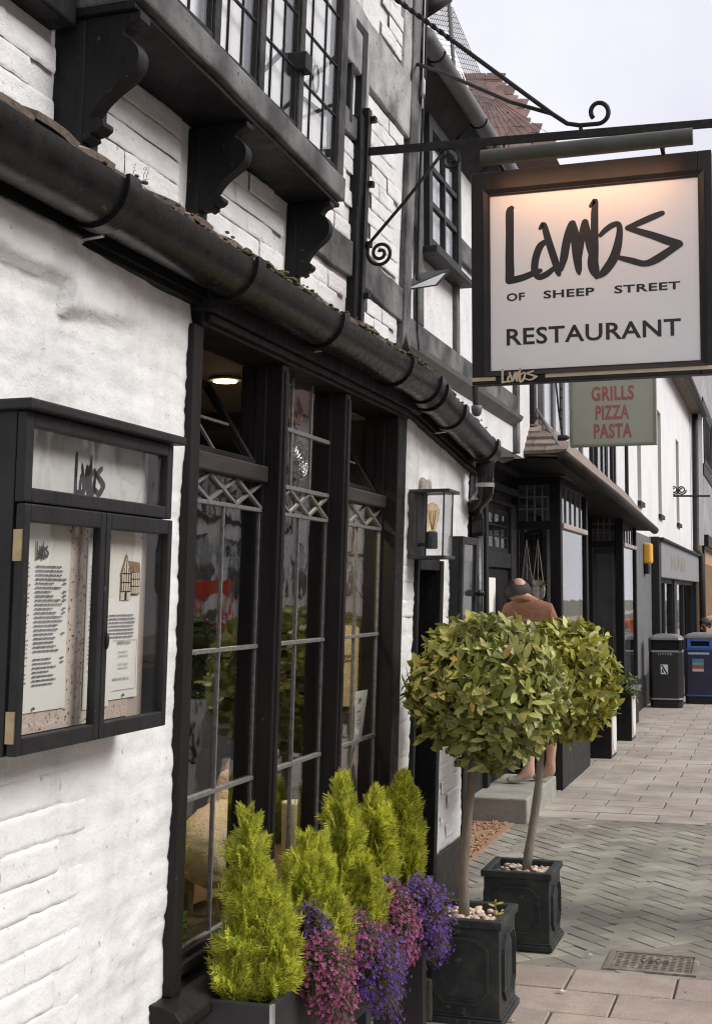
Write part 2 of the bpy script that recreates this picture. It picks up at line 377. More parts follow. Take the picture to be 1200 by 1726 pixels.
for i in range(10):
    for j in range(9):
        x = dx0 + .046 + i * .0325; y = dy0 + .05 + j * .0255
        if 3 <= i <= 6 and 3 <= j <= 5: continue
        rb.box(x, x + .017, y, y + .012, -.002, .0025)
rb.build('tread_bar', M['castiron'], dr)
rb = MB(); text_on(rb, 'VSVE', (dx0 + .14, dy0 + .125, .002), (.125, 0, 0), (0, .06, 0), .02)
rb.build('cast_lettering', mat('dark_iron', (.05, .045, .04), (.07, .06, .05), 20, .7), dr)
M['deadleaf'] = mat('dry_leaf', (.50, .40, .28), (.62, .52, .38), 30, .8, rnd=.2)
for i, (px, py, s_, lb) in enumerate(((992, 1611, .020, 'pale curled leaf lying on the drain cover rim'), (945, 1672, .020, 'dry fallen leaf on the pink slabs beyond the planters'), (862, 1722, .016, 'small fallen leaf beside the foot of the nearest planter'))):
    p = onz(px, py, .004); b = MB()
    b.add([(p.x - s_, p.y, .004), (p.x, p.y - s_*.5, .010), (p.x + s_, p.y + s_*.2, .006), (p.x + s_*.1, p.y + s_*.6, .014)], [(0, 1, 3), (1, 2, 3)])
    b.add([(p.x - s_, p.y, .003), (p.x, p.y - s_*.5, .009), (p.x + s_, p.y + s_*.2, .005), (p.x + s_*.1, p.y + s_*.6, .013)], [(0, 3, 1), (1, 3, 2)])
    tag(b.build('fallen_leaf', M['deadleaf'], fix=False), lb, 'leaf', 'leaves fallen on the paving')
# ================================================================ THE RESTAURANT
K = LEAN
inn = empty('restaurant_building', (0, 4, 0), 'black and white timbered restaurant front with wide shop window and oriel above', 'building')
def band(y):
    if y < 2.42: return 2.275 - .01 * math.sin(y * 9), .045
    if y < 2.85: return 2.20 + (y - 2.42) * .13, .048 * (1 - (y - 2.42) / .46)
    return 9, 0
def sstep(a, b, x): t = min(1, max(0, (x - a) / (b - a))); return t * t * (3 - 2 * t)
def disp(y, z):
    d = .010 * fbm((0, y, z * 1.3), 1.7, 2) + .0040 * fbm((3, y, z * 1.9), 6, 3) + .0024 * fbm((7, y, z * 1.7), 21, 3)
    d += .004 * max(0, fbm((11, y * .6, z * 1.8), 9, 3)) ** 1.0
    cz = (z / .0715) % 1                         # shallow brick courses under the paint
    wgt = .5 + .5 * sstep(-.1, .35, fbm((5, y, z), 1.9, 2))
    edge = min(cz, 1 - cz) + .10 * fbm((9, y, z), 12, 2)
    d -= .0040 * wgt * (1 - sstep(.03, .14, edge))
    if 1.95 < y < 2.62 and z < 1.26: d -= .0035 * sstep(1.26, 1.22, z) * sstep(2.62, 2.45, y)
    zb, th = band(y); d += .72 * th * sstep(zb - .012, zb + .008, z + .006 * fbm((2, y, z), 14, 2))
    return d
def wall_patch(name, y0, y1, z0, z1, step=.02, jit=(0, 0), ztop=None, parent=inn, depth=.24, m=None):
    ny = max(2, int((y1 - y0) / step)); nz = max(2, int((z1 - z0) / step)); b = MB(); vs = []; fs = []
    for j in range(nz + 1):
        z = z0 + (z1 - z0) * j / nz
        for i in range(ny + 1):
            y = y0 + (y1 - y0) * i / ny
            zz = z if ztop is None else z0 + (min(z1, ztop(y)) - z0) * j / nz
            e = (jit[0] * max(0, 1 - (y - y0) / .05) + jit[1] * max(0, 1 - (y1 - y) / .05)) * fbm((1, 0, z), 5, 4)
            x = disp(y, zz)
            if jit[1]: x -= .010 * sstep(.025, 0, y1 - y)
            if jit[0]: x -= .010 * sstep(.025, 0, y - y0)
            vs.append((x, y + e, zz))
    for j in range(nz):
        for i in range(ny):
            a = j * (ny + 1) + i; fs.append((a, a + 1, a + ny + 2, a + ny + 1))
    b.add(vs, fs)
    rim = [i for i in range(ny + 1)] + [j * (ny + 1) + ny for j in range(1, nz + 1)] + [nz * (ny + 1) + i for i in range(ny - 1, -1, -1)] + [j * (ny + 1) for j in range(nz - 1, 0, -1)]
    n0 = len(b.v); b.v += [(b.v[i][0] - depth, b.v[i][1], b.v[i][2]) for i in rim]; m_ = len(rim)
    b.f += [(rim[(i + 1) % m_], rim[i], n0 + i, n0 + (i + 1) % m_) for i in range(m_)]
    b.f.append(tuple(range(n0 + m_ - 1, n0 - 1, -1)))
    return b.build(name, m or M['white'], parent, K, smooth=True, fix=False)
for o in ():
    pass
wt = lambda y: 2.366 if y < 5.0 else 2.366 - (y - 5.0) * .092
wl = wall_patch('wall', 1.2, 3.085, -.1, 2.42, .0125, (0, .012), wt)
wb = wall_patch('wall', 3.085, 5.05, -.1, .52, .03)
wm = wall_patch('wall', 5.05, 5.33, -.1, 2.42, .016, (.006, .016), wt)
wd = wall_patch('wall', 5.33, 5.70, 1.75, 2.42, .016, (0, 0), wt)
wr = wall_patch('wall', 5.70, 6.30, .42, 2.42, .016, (.01, .02), wt)
bx('wall', M['white'], inn, -.3, 0, -3, 1.2, -.1, 2.366, K)
bx('plinth', M['blackg'], inn, -.2, .012, 5.72, 6.30, -.05, .418, K)
# painted bricks that still show through the paint
def brick_mesh(ly, lz, seed, pr=.0012, gap=.0050):
    rr = random.Random(seed); ny, nz = 13, 14; vs = []; fs = []
    for j in range(nz):
        for i in range(ny):
            u, v = i / (ny - 1), j / (nz - 1); uu, vv = 2*u - 1, 2*v - 1
            eh = sstep(.80, 1, abs(vv) + .05 * fbm((seed, u * 5, v), 1.5, 2)); ev = sstep(.95, 1, abs(uu))
            x = pr - gap * eh - gap * .3 * ev * (seed % 3) / 2 + .0016 * fbm((seed * 3.1, u * 3, v * 2), 1.6, 3)
            vs.append((x, uu * ly / 2 + .0022 * fbm((seed, u * 4, v * 9), 1, 2) , vv * lz / 2 + .0026 * fbm((seed + 9, u * 5, v), 1, 2)))
    for j in range(nz - 1):
        for i in range(ny - 1): a = j * ny + i; fs.append((a, a + 1, a + ny + 1, a + ny))
    me = bpy.data.meshes.new('brick'); me.from_pydata(vs, [], fs); me.materials.append(M['white'])
    me.polygons.foreach_set('use_smooth', [True] * len(fs)); return me
brk = [brick_mesh(.222, .0712, i) for i in range(6)]; brh = [brick_mesh(.111, .0712, 40 + i) for i in range(4)]
def lay(parent, y0, y1, z0, z1, pick, head=False, dx=0.0, C=.0715, L=.222, disp_=None, seed=1, lean=K, slope=0.0, shp=None):
    rr = random.Random(seed); j = 0; z = z0
    A, B = shp or (brk, brh)
    while z + C / 2 < z1:
        off = (L / 2 if j % 2 else 0); y = y0 - off
        while y < y1:
            hd = head or rr.random() < .12; l = L / 2 if hd else L
            yc = y + l / 2
            if y > y0 - .03 and y + l < y1 + .03 and pick(yc, z + C/2, rr):
                d = (disp_ or (lambda a, b: 0))(yc, z + C/2)
                put('brick', rr.choice(B if hd else A), parent, (d + dx + rr.uniform(-.0016, .0012) + lean * (z + C/2 - 1.6), yc, z + C/2 + rr.uniform(-.0006, .0006) + slope * (yc - y0)),
                    (rr.gauss(0, .004), 0, rr.gauss(0, .004)))
            y += l
        z += C; j += 1
def low_smooth(y, z): return .010 * fbm((0, y, z * 1.3), 1.7, 2) + .0040 * fbm((3, y, z * 1.9), 6, 3)
lay(wl, 1.95, 2.62, .36, 1.26, lambda y, z, r: True, disp_=low_smooth, seed=2)
lay(wl, 2.62, 3.03, .36, 1.26, lambda y, z, r: False, disp_=low_smooth, seed=3)
lay(wl, 1.95, 3.0, 1.98, 2.18, lambda y, z, r: r.random() < .0, disp_=low_smooth, seed=5)
lay(wm, 5.06, 5.30, .5, 1.72, lambda y, z, r: r.random() < .9, disp_=low_smooth, seed=6)
lay(wr, 5.74, 6.26, .46, 1.5, lambda y, z, r: r.random() < .85, disp_=low_smooth, seed=7)
# bare stone showing above the lantern
st = MB()
pts = [(0.0, 5.42 + .085 * math.cos(a) , 2.03 + .075 * math.sin(a) * (1 + .25 * math.sin(3 * a))) for a in [math.pi * i / 10 for i in range(11)]]
st.prism(pts, (.018, 0, 0)); st.build('bare_stone', mat('bare_stone', (.28, .25, .23), (.42, .39, .36), 30, .9, bump=1, bsc=60), inn, K, .006)

# ---- shop window
GX = -.045
ZB, ZT = .65, 2.30
LT = [(3.11, 3.69), (3.74, 4.30), (4.35, 4.94)]
fr = MB(); fr.box(-.12, .028, 3.085, 5.065, ZT, 2.368); fr.box(-.12, .02, 3.05, 3.11, .58, ZT); fr.box(-.12, .024, 4.942, 5.06, .58, ZT)
fr.box(-.12, -.025, 3.11, 4.942, .58, ZB)
win = fr.build('window_frame', M['frame'], inn, K, .005)
hb = MB(); hb.box(-.05, .055, 3.07, 5.17, 2.335, 2.43); hb.build('window_head', M['black'], win, K, .006)
hb = MB(); hb.box(-.05, .042, 3.10, 5.06, 2.312, 2.334); hb.build('head_moulding', M['black'], win, K, .004)
prof = [(-.12, .50), (.045, .50), (.07, .507), (.082, .522), (.08, .545), (.062, .566), (.03, .578), (-.03, .582), (-.12, .60)]
MB().prism([(x, 2.985, z) for x, z in prof], (0, 2.12, 0)).build('window_sill', M['frame'], win, K, .004)
MB().box(-.10, -.006, 3.11, 4.942, .6, .632).build('bottom_rail', M['frame'], win, K, .006)
for y0, y1 in ((3.69, 3.74), (4.30, 4.35)):
    m_ = MB(); m_.box(-.12, .018, y0, y1, .58, ZT); m_.box(-.01, .026, y0 + .012, y1 - .012, .6, ZT - .02); m_.build('mullion', M['frame'], win, K, .005)
for i, (y0, y1) in enumerate(LT):
    st_ = MB()                                  # inner sash stiles
    for a, b in ((y0, y0 + .006), (y1 - .006, y1)): st_.box(GX - .025, GX + .012, a, b, ZB, ZT)
    st_.build('sash_stile', M['frame'], win, K, .003)
    ya, yb = y0 + .006, y1 - .006
    yc = (ya + yb) / 2 + (.01 if i == 0 else 0)
    # lead bars
    ld = MB()
    ld.box(GX - .006, GX + .008, yc - .0034, yc + .0034, ZB, 1.848)
    for z, h in ((1.44, .0062), (1.046, .0062)): ld.box(GX - .008, GX + .011, ya, yb, z - h, z + h)
    ld.box(GX - .008, GX + .010, ya, yb, 1.846, 1.858)
    for (a, b) in ((ya, ya + .003), (yb - .003, yb)): ld.box(GX - .006, GX + .006, a, b, ZB, 1.846)
    ld.box(GX - .006, GX + .006, ya, yb, ZB, ZB + .008)
    ld.build('lead_bar', M['lead'], win, K, .002)
    dm = MB(); n = 3; wd_ = (yb - ya) / n; z0, z1 = 1.858, 1.932
    for k in range(n):
        a = ya + k * wd_
        dm.beam((GX + .002, a, z0), (GX + .002, a + wd_, z1), .009, .010, (1, 0, 0)); dm.beam((GX + .005, a, z1), (GX + .005, a + wd_, z0), .009, .010, (1, 0, 0))
    dm.build('diamond_lead', M['lead'], win, K)
    for (a, b) in ((ya, yc), (yc, yb)):
        for (c, d) in ((ZB, 1.046), (1.046, 1.44), (1.44, 1.848)):
            MB().box(GX - .002, GX + .002, a, b, c, d).build('pane', M['oldglass'], win, K)
    MB().box(GX - .002, GX + .002, ya, yb, 1.85, 1.94).build('pane', M['oldglass'], win, K)
    if i != 1:
        MB().box(GX - .03, GX + .028, ya, yb, 1.935, 1.985).build('transom_rail', M['wood'], win, K, .005)
        # hopper light standing open into the room
        c_, s_ = math.cos(R(33)), math.sin(R(33)); H = .30
        hp = lambda y, t: (GX - .02 - s_ * t, y, 1.99 + c_ * t)
        h_ = MB()
        for y in (ya + .012, yb - .012): h_.beam(hp(y, 0), hp(y, H), .022, .022)
        for t in (.012, H): h_.beam(hp(ya, t), hp(yb, t), .022, .022, (1, 0, 0))
        h_.build('hopper_frame', M['frame'], win, K, .003)
        h_ = MB(); h_.beam(hp(yc, 0), hp(yc, H), .008, .008); h_.beam(hp(ya, H * .5), hp(yb, H * .5), .008, .008); h_.build('hopper_lead', M['lead'], win, K)
        h_ = MB(); h_.add([hp(ya, 0), hp(yb, 0), hp(yb, H), hp(ya, H)], [(0, 1, 2, 3)]); h_.build('pane', M['oldglass'], win, K)
    else:
        MB().box(GX - .012, GX + .012, ya, yb, 1.932, 1.946).build('lead_bar', M['lead'], win, K, .002)
        ld = MB()
        for y in (ya + (yb - ya) * .34, ya + (yb - ya) * .67): ld.box(GX - .006, GX + .007, y - .0045, y + .0045, 1.946, ZT)
        ld.box(GX - .007, GX + .009, ya, yb, 2.118, 2.132); ld.build('lead_bar', M['lead'], win, K, .002)
        k_ = 0
        ys = [ya, ya + (yb - ya) * .34, ya + (yb - ya) * .67, yb]
        for a, b in zip(ys, ys[1:]):
            for c, d in ((1.946, 2.125), (2.125, ZT)):
                MB().box(GX - .002, GX + .002, a, b, c, d).build('pane', M['oldglass'], win, K)
        be = MB(); cy, cz = (ys[1] + ys[2]) / 2, 2.035      # bull's-eye
        for r_, t in ((.062, .004), (.045, .005), (.028, .006), (.012, .009)):
            pts = [(GX + .004, cy + r_ * math.cos(a), cz + r_ * math.sin(a)) for a in [2 * math.pi * q_ / 20 for q_ in range(21)]]
            be.tube(pts, t, 6)
        be.build('bullseye_glass', M['oldglass'], win, K, smooth=True)
# ---- room behind the glass
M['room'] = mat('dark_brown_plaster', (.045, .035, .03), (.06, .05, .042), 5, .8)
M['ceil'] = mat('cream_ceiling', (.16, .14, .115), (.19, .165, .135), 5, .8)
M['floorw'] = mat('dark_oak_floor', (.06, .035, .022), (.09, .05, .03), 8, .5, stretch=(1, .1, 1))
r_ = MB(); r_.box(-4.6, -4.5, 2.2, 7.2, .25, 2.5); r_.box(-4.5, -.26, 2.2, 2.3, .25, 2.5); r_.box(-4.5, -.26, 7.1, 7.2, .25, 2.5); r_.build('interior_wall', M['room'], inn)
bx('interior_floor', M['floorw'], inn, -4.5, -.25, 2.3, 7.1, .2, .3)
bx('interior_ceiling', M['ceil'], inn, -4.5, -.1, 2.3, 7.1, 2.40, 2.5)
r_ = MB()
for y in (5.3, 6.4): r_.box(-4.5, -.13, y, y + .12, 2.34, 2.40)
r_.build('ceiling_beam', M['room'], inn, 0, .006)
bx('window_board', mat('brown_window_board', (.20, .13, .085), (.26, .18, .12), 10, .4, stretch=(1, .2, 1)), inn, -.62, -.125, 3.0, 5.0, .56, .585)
bx('reveal_shade_panel', M['room'], inn, -.30, -.125, 5.0, 5.046, .59, 2.3, K, 0)  # added dark panel, hides the spotlit wall end so the reveal stays dark
# ---- doorway
dw = MB(); dw.box(-.26, .016, 5.31, 5.345, 0, 1.745); dw.box(-.26, .022, 5.68, 5.735, 0, 1.745); dw.box(-.26, .016, 5.345, 5.68, 1.70, 1.76)
dw.build('door_frame', M['black'], inn, K, .004)
dd = MB(); dd.box(-.20, -.16, 5.345, 5.70, .06, 1.71); door = dd.build('door', M['black'], inn, K, .003)
for z0, z1 in ((.2, .75), (.85, 1.6)): bx('door_panel', M['soffit'], door, -.162, -.150, 5.39, 5.655, z0, z1, K, .006)
bx('doorstep', mat('worn_step_stone', (.20, .20, .16), (.27, .27, .22), 8, .85, bump=.5, bsc=60), inn, -.16, .10, 5.2, 5.80, -.02, .10, 0, .01)

# ---- gutter, soffit and the little lean-to roof above the window
def eave(y): return 2.455 if y < 4.9 else 2.455 - .115 * (y - 4.9) ** 1.0 * (1 if y > 5 else .5)
GR = .078; GXC = .122
gy = [1.0 + .1 * i for i in range(53)]
vs, fs = [], []; na = 14
for y in gy:
    for k in range(na + 1):
        a = math.pi + math.pi * k / na
        for rr_ in (GR,): vs.append((GXC + rr_ * math.cos(a), y, eave(y) + rr_ * 1.12 * math.sin(a)))
    for k in range(na, -1, -1):
        a = math.pi + math.pi * k / na; vs.append((GXC + (GR - .006) * math.cos(a), y, eave(y) + (GR - .006) * 1.12 * math.sin(a) ))
n2 = 2 * (na + 1)
for i in range(len(gy) - 1):
    for k in range(n2): fs.append((i*n2 + k, i*n2 + (k+1) % n2, (i+1)*n2 + (k+1) % n2, (i+1)*n2 + k))
fs += [tuple(range(n2 - 1, -1, -1)), tuple(range((len(gy)-1)*n2, len(gy)*n2))]
gut = MB().add(vs, fs).build('gutter', M['gutter'], inn, 0, smooth=True)
gm = gut.modifiers.new('es', 'EDGE_SPLIT'); gm.split_angle = R(40)
def collar(y, wdt=.05, e=.009):
    vs = []; fs = []
    for yy in (y - wdt/2, y + wdt/2):
        for k in range(na + 1):
            a = math.pi - .12 + (math.pi + .24) * k / na; vs.append((GXC + (GR + e) * math.cos(a), yy, eave(yy) + (GR * 1.12 + e) * math.sin(a)))
        for k in range(na, -1, -1):
            a = math.pi - .12 + (math.pi + .24) * k / na; vs.append((GXC + (GR - .001) * math.cos(a), yy, eave(yy) + (GR * 1.12 - .001) * math.sin(a)))
    fs = [(k, (k+1) % n2, n2 + (k+1) % n2, n2 + k) for k in range(n2)] + [tuple(range(n2-1, -1, -1)), tuple(range(n2, 2*n2))]
    o = MB().add(vs, fs).build('gutter_union', M['gutter'], gut, 0, smooth=True); o.modifiers.new('es', 'EDGE_SPLIT').split_angle = R(40); return o
for y in (1.55, 2.40, 3.10, 3.80, 4.60, 5.02, 5.12, 5.44, 6.10): collar(y)
for y in (2.46, 3.86, 5.48):
    MB().tube([(GXC - .02, y, eave(y) - .088), (.03, y, eave(y) - .094), (.0, y, eave(y) - .098)], .004, 6).build('gutter_strap', M['steel'], gut)
s_ = MB()
for i in range(30):
    y0, y1 = 1.0 + i * .1785, 1.0 + (i + 1) * .1785
    P = lambda y: [(-.12, y, eave(y) - .089), (.062, y, eave(y) - .089), (.062, y, eave(y) + .03), (-.12, y, eave(y) + .06)]
    s_.add(P(y0) + P(y1), [(0,1,2,3),(7,6,5,4),(0,4,5,1),(1,5,6,2),(2,6,7,3),(3,7,4,0)])
s_.build('fascia_board', M['soffit'], inn)
s_ = MB()
for i in range(25):
    y0, y1 = 1.0 + i * .214, 1.0 + (i + 1) * .214
    P = lambda y: [(.02, y, eave(y) - .104), (.050, y, eave(y) - .104), (.050, y, eave(y) - .0895), (.02, y, eave(y) - .0895)]
    s_.add(P(y0) + P(y1), [(0,1,2,3),(7,6,5,4),(0,4,5,1),(1,5,6,2),(2,6,7,3),(3,7,4,0)])
s_.build('eaves_moulding', M['soffit'], inn)
# lean-to tiles: three courses of plain tiles
lt = MB(); lt.prism([(.06, 1.0, 2.46), (-.45, 1.0, 2.60), (-.45, 1.0, 2.56), (.06, 1.0, 2.42)], (0, 4.0, 0)); leanto = lt.build('lean_to_roof', M['soffit'], inn)
def tile_mesh(name, w_, l_, m, th=.013, seed=0):
    rr = random.Random(seed); n = 3; vs = []; fs = []
    for s in (0, 1):
        for i in range(n + 1):
            for j in range(3):
                u = i / n - .5; v = j / 2
                vs.append((u * w_ + rr.uniform(-.001, .001), v * l_, (th if s else 0) + .006 * (1 - (2*u)**2) - .004 * v * v + rr.uniform(-.001, .001)))
    nn = (n + 1) * 3
    for i in range(n):
        for j in range(2):
            a = i * 3 + j; fs += [(a, a + 1, a + 4, a + 3), (nn + a, nn + a + 3, nn + a + 4, nn + a + 1)]
    rim = [0, 3, 6, 9, 10, 11, 8, 5, 2, 1]; fs += [(rim[k], rim[(k+1) % 10], nn + rim[(k+1) % 10], nn + rim[k]) for k in range(10)]
    me = bpy.data.meshes.new(name); me.from_pydata(vs, [], fs); me.materials.append(m); return me
tm = [tile_mesh('roof_tile', .158, .27, M['tilegrey'], .014, i) for i in range(5)]
rr = random.Random(3)
for row in range(2):
    y = 1.5 + (row % 2) * .08
    while y < 6.25:
        # local +y of the tile runs up the slope (towards -x)
        x0 = .160 - row * .16; z0 = eave(y) + .020 + row * .075
        put('roof_tile', rr.choice(tm), leanto, (x0 + rr.uniform(-.012, .010), y, z0 + rr.uniform(-.004, .006)), (R(24) + rr.gauss(0, .03), rr.gauss(0, .04), R(90) + rr.gauss(0, .03)))
        y += .165
mo = MB()
for i in range(320):
    y = rr.choice([rr.uniform(2.9, 4.2), rr.uniform(3.05, 3.5), rr.uniform(4.3, 5.2), rr.uniform(1.9, 5.9)]); r = rr.uniform(.005, .013)
    b = MB().ball((.155 + rr.uniform(-.04, .035), y, eave(y) + .020 + rr.uniform(-.012, .010)), (r, r * rr.uniform(1.2, 2.6), r * .6), 7, 5); c_ = Vector(b.v[0]); b.v = [tuple(Vector(v) + .35 * r * noise.noise_vector(Vector(v) * 90)) for v in b.v]; mo.add(b.v, b.f)
o = mo.build('moss', M['moss'], leanto, fix=False, smooth=True); o['kind'] = 'stuff'
mo = MB()
for i in range(260):
    y = rr.uniform(2.4, 5.9); r = rr.uniform(.003, .007)
    mo.ball((.165 + rr.uniform(-.04, .035), y, eave(y) + .016 + rr.uniform(-.01, .012)), (r, r * 1.7, r * .6), 6, 4)
o = mo.build('leaf_litter', M['lichen'], leanto, fix=False); o['kind'] = 'stuff'
wv = MB()
for (px, py) in ((222, 308), (240, 312), (245, 312)):
    b = onx(px, py, .16); h = .045
    wv.tube([b, b + Vector((.002, .004, h * .5)), b + Vector((.004, .012, h))], [.0007, .0006, .0004], 4)
    for k in range(5): wv.tube([b + Vector((.003, .004, h * (.3 + .15 * k))), b + Vector((.004, .004 + .006 * (-1) ** k, h * (.36 + .15 * k)))], .0006, 3)
o = wv.build('weed', M['moss'], leanto, fix=False); o['kind'] = 'stuff'
# swan neck and downpipe
ye = 6.16; ze = eave(ye) - .08
dp = MB(); dp.lathe([(.045, -.07), (.045, .02), (.05, .02), (.05, .035)], (GXC, ye, ze), 14); dp.build('gutter_outlet', M['gutter'], gut, smooth=False)
pts = smooth_pts([(GXC, ye, ze - .05), (GXC, ye, ze - .10), (GXC - .01, ye + .03, ze - .15), (.06, ye + .10, ze - .19), (.03, ye + .17, ze - .215), (.03, ye + .20, ze - .27), (.03, ye + .20, ze - .34)], 5)
MB().tube(pts, .041, 14).build('swan_neck', M['gutter'], gut, smooth=True)
MB().tube([(.03, ye + .20, ze - .30), (.03, ye + .20, .94)], .036, 14).build('downpipe', M['gutter'], gut, smooth=True)
for z in (ze - .30, 1.25): MB().lathe([(.045, -.03), (.045, .03)], (.03, ye + .20, z), 14).build('pipe_socket', M['gutter'], gut)
for k, p in enumerate((pts[6], pts[12])): MB().lathe([(.047, -.010), (.047, .010)], p, 14).build('pipe_clip', M['steel'], gut)
# black corner timber next to the downpipe
bx('corner_post', M['black'], inn, -.22, .0, 6.305, 6.37, 0, 2.25, K)
# ================================================================ first floor
K2 = .04; UX = -.28
up = MB(); up.box(UX - .2, UX - .012, -1, 6.0, 2.47, 5.4); upw = up.build('upper_wall', M['white2'], inn, K2)
brk2 = []; brh2 = []
for lst, ly, s0 in ((brk2, .2225, 60), (brh2, .1115, 80)):
    for i in range(5):
        me = brick_mesh(ly + .004, .0688, s0 + i, .001, .0030); me.materials[0] = M['white2']; lst.append(me)
SH = (brk2, brh2)
panels = [(1.9, 2.80, 2.62, 2.99), (2.95, 3.57, 2.62, 3.05), (3.70, 4.42, 2.62, 3.06), (4.53, 5.12, 2.62, 2.92), (4.70, 5.12, 3.08, 3.50), (5.28, 5.88, 2.62, 2.92), (5.28, 5.88, 3.08, 3.80), (5.45, 5.85, 4.10, 4.5)]
for k, (a, b, c, d) in enumerate(panels):
    lay(upw, a, b, c, d, lambda y, z, r: True, dx=UX, C=.069, L=.225, disp_=lambda y, z: .004 * fbm((4, y, z), 3, 2), seed=30 + k, lean=K2, shp=SH)
def timber(name, m, y0, y1, z0, z1, x1=.025, x0=-.06, bev=.008, parent=inn):
    return MB().box(UX + x0, UX + x1, y0, y1, z0, z1).build(name, m, parent, K2, bev)
def rough_timber(name, m, y0, y1, z0, z1, x1=.02, n=14, amp=.010, seed=1, parent=inn, sl=0.0):
    """old hewn timber: wavering edges"""
    vert = (z1 - z0) > (y1 - y0); vs = []; L = (z1 - z0) if vert else (y1 - y0)
    for i in range(n + 1):
        t = i / n; a = amp * fbm((seed, t * L * 3, 0), 1.3, 3); b = amp * fbm((seed + 5, t * L * 3, 0), 1.3, 3); c = amp * .5 * fbm((seed + 8, t * L * 4, 0), 1, 2)
        if vert: z = z0 + t * L; ring = [(UX - .06, y0 + a + sl*t, z), (UX + x1 + c, y0 + a + sl*t, z), (UX + x1 + c, y1 + b + sl*t, z), (UX - .06, y1 + b + sl*t, z)]
        else: y = y0 + t * L; ring = [(UX - .06, y, z0 + a + sl*t), (UX + x1 + c, y, z0 + a + sl*t), (UX + x1 + c, y, z1 + b + sl*t), (UX - .06, y, z1 + b + sl*t)]
        vs += ring
    fs = [(i*4+k, i*4+(k+1) % 4, (i+1)*4+(k+1) % 4, (i+1)*4+k) for i in range(n) for k in range(4)] + [(3, 2, 1, 0), (n*4, n*4+1, n*4+2, n*4+3)]
    return MB().add(vs, fs).build(name, m, parent, K2, .007)
rough_timber('beam', M['black'], 1.0, 2.79, 3.0, 3.25, .06, seed=3)
rough_timber('rail', M['weathered'], 4.50, 5.14, 2.925, 3.075, .012, seed=4)
rough_timber('rail', M['weathered'], 5.26, 5.90, 2.915, 3.075, .012, seed=5, sl=-.03)
rough_timber('rail', M['weathered2'], 4.9, 5.93, 3.80, 4.08, .014, seed=6, sl=-.03)
rough_timber('post', M['black'], 5.13, 5.235, 2.5, 3.62, .03, seed=7)
rough_timber('post', M['weathered2'], 5.22, 5.27, 3.45, 4.0, .012, seed=17)
rough_timber('corner_post', M['weathered'], 5.90, 6.02, 2.45, 5.2, .02, seed=8)
rough_timber('brace', M['weathered2'], 5.78, 5.90, 3.85, 4.6, .010, seed=9)
rough_timber('rail', M['weathered'], 4.62, 5.13, 3.50, 3.60, .012, seed=11)
# narrow leaded light beside the oriel
nf = MB(); nf.box(UX - .06, UX + .015, 5.02, 5.05, 3.55, 3.98); nf.box(UX - .06, UX + .018, 5.15, 5.215, 3.55, 4.0); nf.box(UX - .06, UX + .018, 5.05, 5.15, 3.96, 4.0)
nwin = nf.build('narrow_window', M['black'], inn, K2, .004)
M['blind'] = mat('white_net_blind', (.93, .93, .93), (.90, .90, .90), 6, .9)
bx('blind', M['blind'], nwin, UX - .055, UX - .05, 5.05, 5.15, 3.55, 3.96, K2, 0)
bx('pane', M['glass'], nwin, UX - .03, UX - .027, 5.05, 5.15, 3.55, 3.96, K2, 0)
ld = MB()
for z in (3.66, 3.80): ld.box(UX - .03, UX - .018, 5.05, 5.15, z, z + .008)
ld.build('lead_bar', M['iron'], nwin, K2)
# carved brackets under the oriel
def bracket(y0, y1, xn, zt, zb, k):
    """scrolled console in profile: x outwards, z up"""
    xw = UX; d = xn - xw; h = zt - zb
    P = [(0, 1), (1.0, 1), (1.0, .93), (.86, .90), (.80, .86), (.80, .82), (.90, .78), (.985, .70), (1.0, .63), (.97, .55), (.86, .47), (.70, .40), (.56, .32), (.47, .24), (.42, .19),
         (.52, .185), (.60, .15), (.60, .11), (.53, .075), (.44, .065), (.46, .035), (.36, .0), (.30, .03), (0, .0)]
    pr = smooth_pts(P[3:15], 3); P2 = P[:3] + [tuple(p) for p in pr] + P[15:]
    b = MB().prism([(xw + u * d, y0, zb + v * h) for u, v in P2], (0, y1 - y0, 0))
    o = b.build('bracket', M['black'], inn, K2, .006)
    return o
bracket(2.815, 2.868, -.058, 3.034, 2.72, 0); bracket(3.59, 3.638, -.10, 3.034, 2.765, 1); bracket(4.43, 4.475, -.125, 3.034, 2.76, 2)
rough_timber('post', M['black'], 2.81, 2.90, 2.5, 3.03, .075, seed=21, amp=.004)
rough_timber('post', M['black'], 3.585, 3.66, 2.5, 3.03, .03, seed=22, amp=.004)
rough_timber('post', M['black'], 4.425, 4.49, 2.5, 3.03, .03, seed=23, amp=.004)
# oriel window
ofx = lambda y: -.062 - (y - 2.8) * .034        # its front edge, before the lean
OY0, OY1 = 2.80, 4.535
def oslab(name, m, z0, z1, dx, parent, y0=OY0, y1=OY1, bev=.008, n=10, amp=.006, seed=1):
    vs = []
    for i in range(n + 1):
        y = y0 + (y1 - y0) * i / n; a = amp * fbm((seed, y * 2.5, 0), 1, 3); b = amp * fbm((seed + 3, y * 2.5, 0), 1, 3)
        vs += [(UX - .02, y, z0 + a), (ofx(y) + dx + b, y, z0 + a), (ofx(y) + dx + b, y, z1 + b), (UX - .02, y, z1 + b)]
    fs = [(i*4+k, i*4+(k+1) % 4, (i+1)*4+(k+1) % 4, (i+1)*4+k) for i in range(n) for k in range(4)] + [(3, 2, 1, 0), (n*4, n*4+1, n*4+2, n*4+3)]
    return MB().add(vs, fs).build(name, m, parent, K2, bev)
oriel = oslab('oriel_window', M['weathered'], 3.055, 3.142, .016, inn, seed=2)
oslab('oriel_base', M['black'], 3.036, 3.052, -.004, oriel, seed=4, bev=.003, amp=.001)
oz0, oz1 = 3.145, 4.45
ms = [2.83, 3.30, 3.66, 4.03, 4.50]
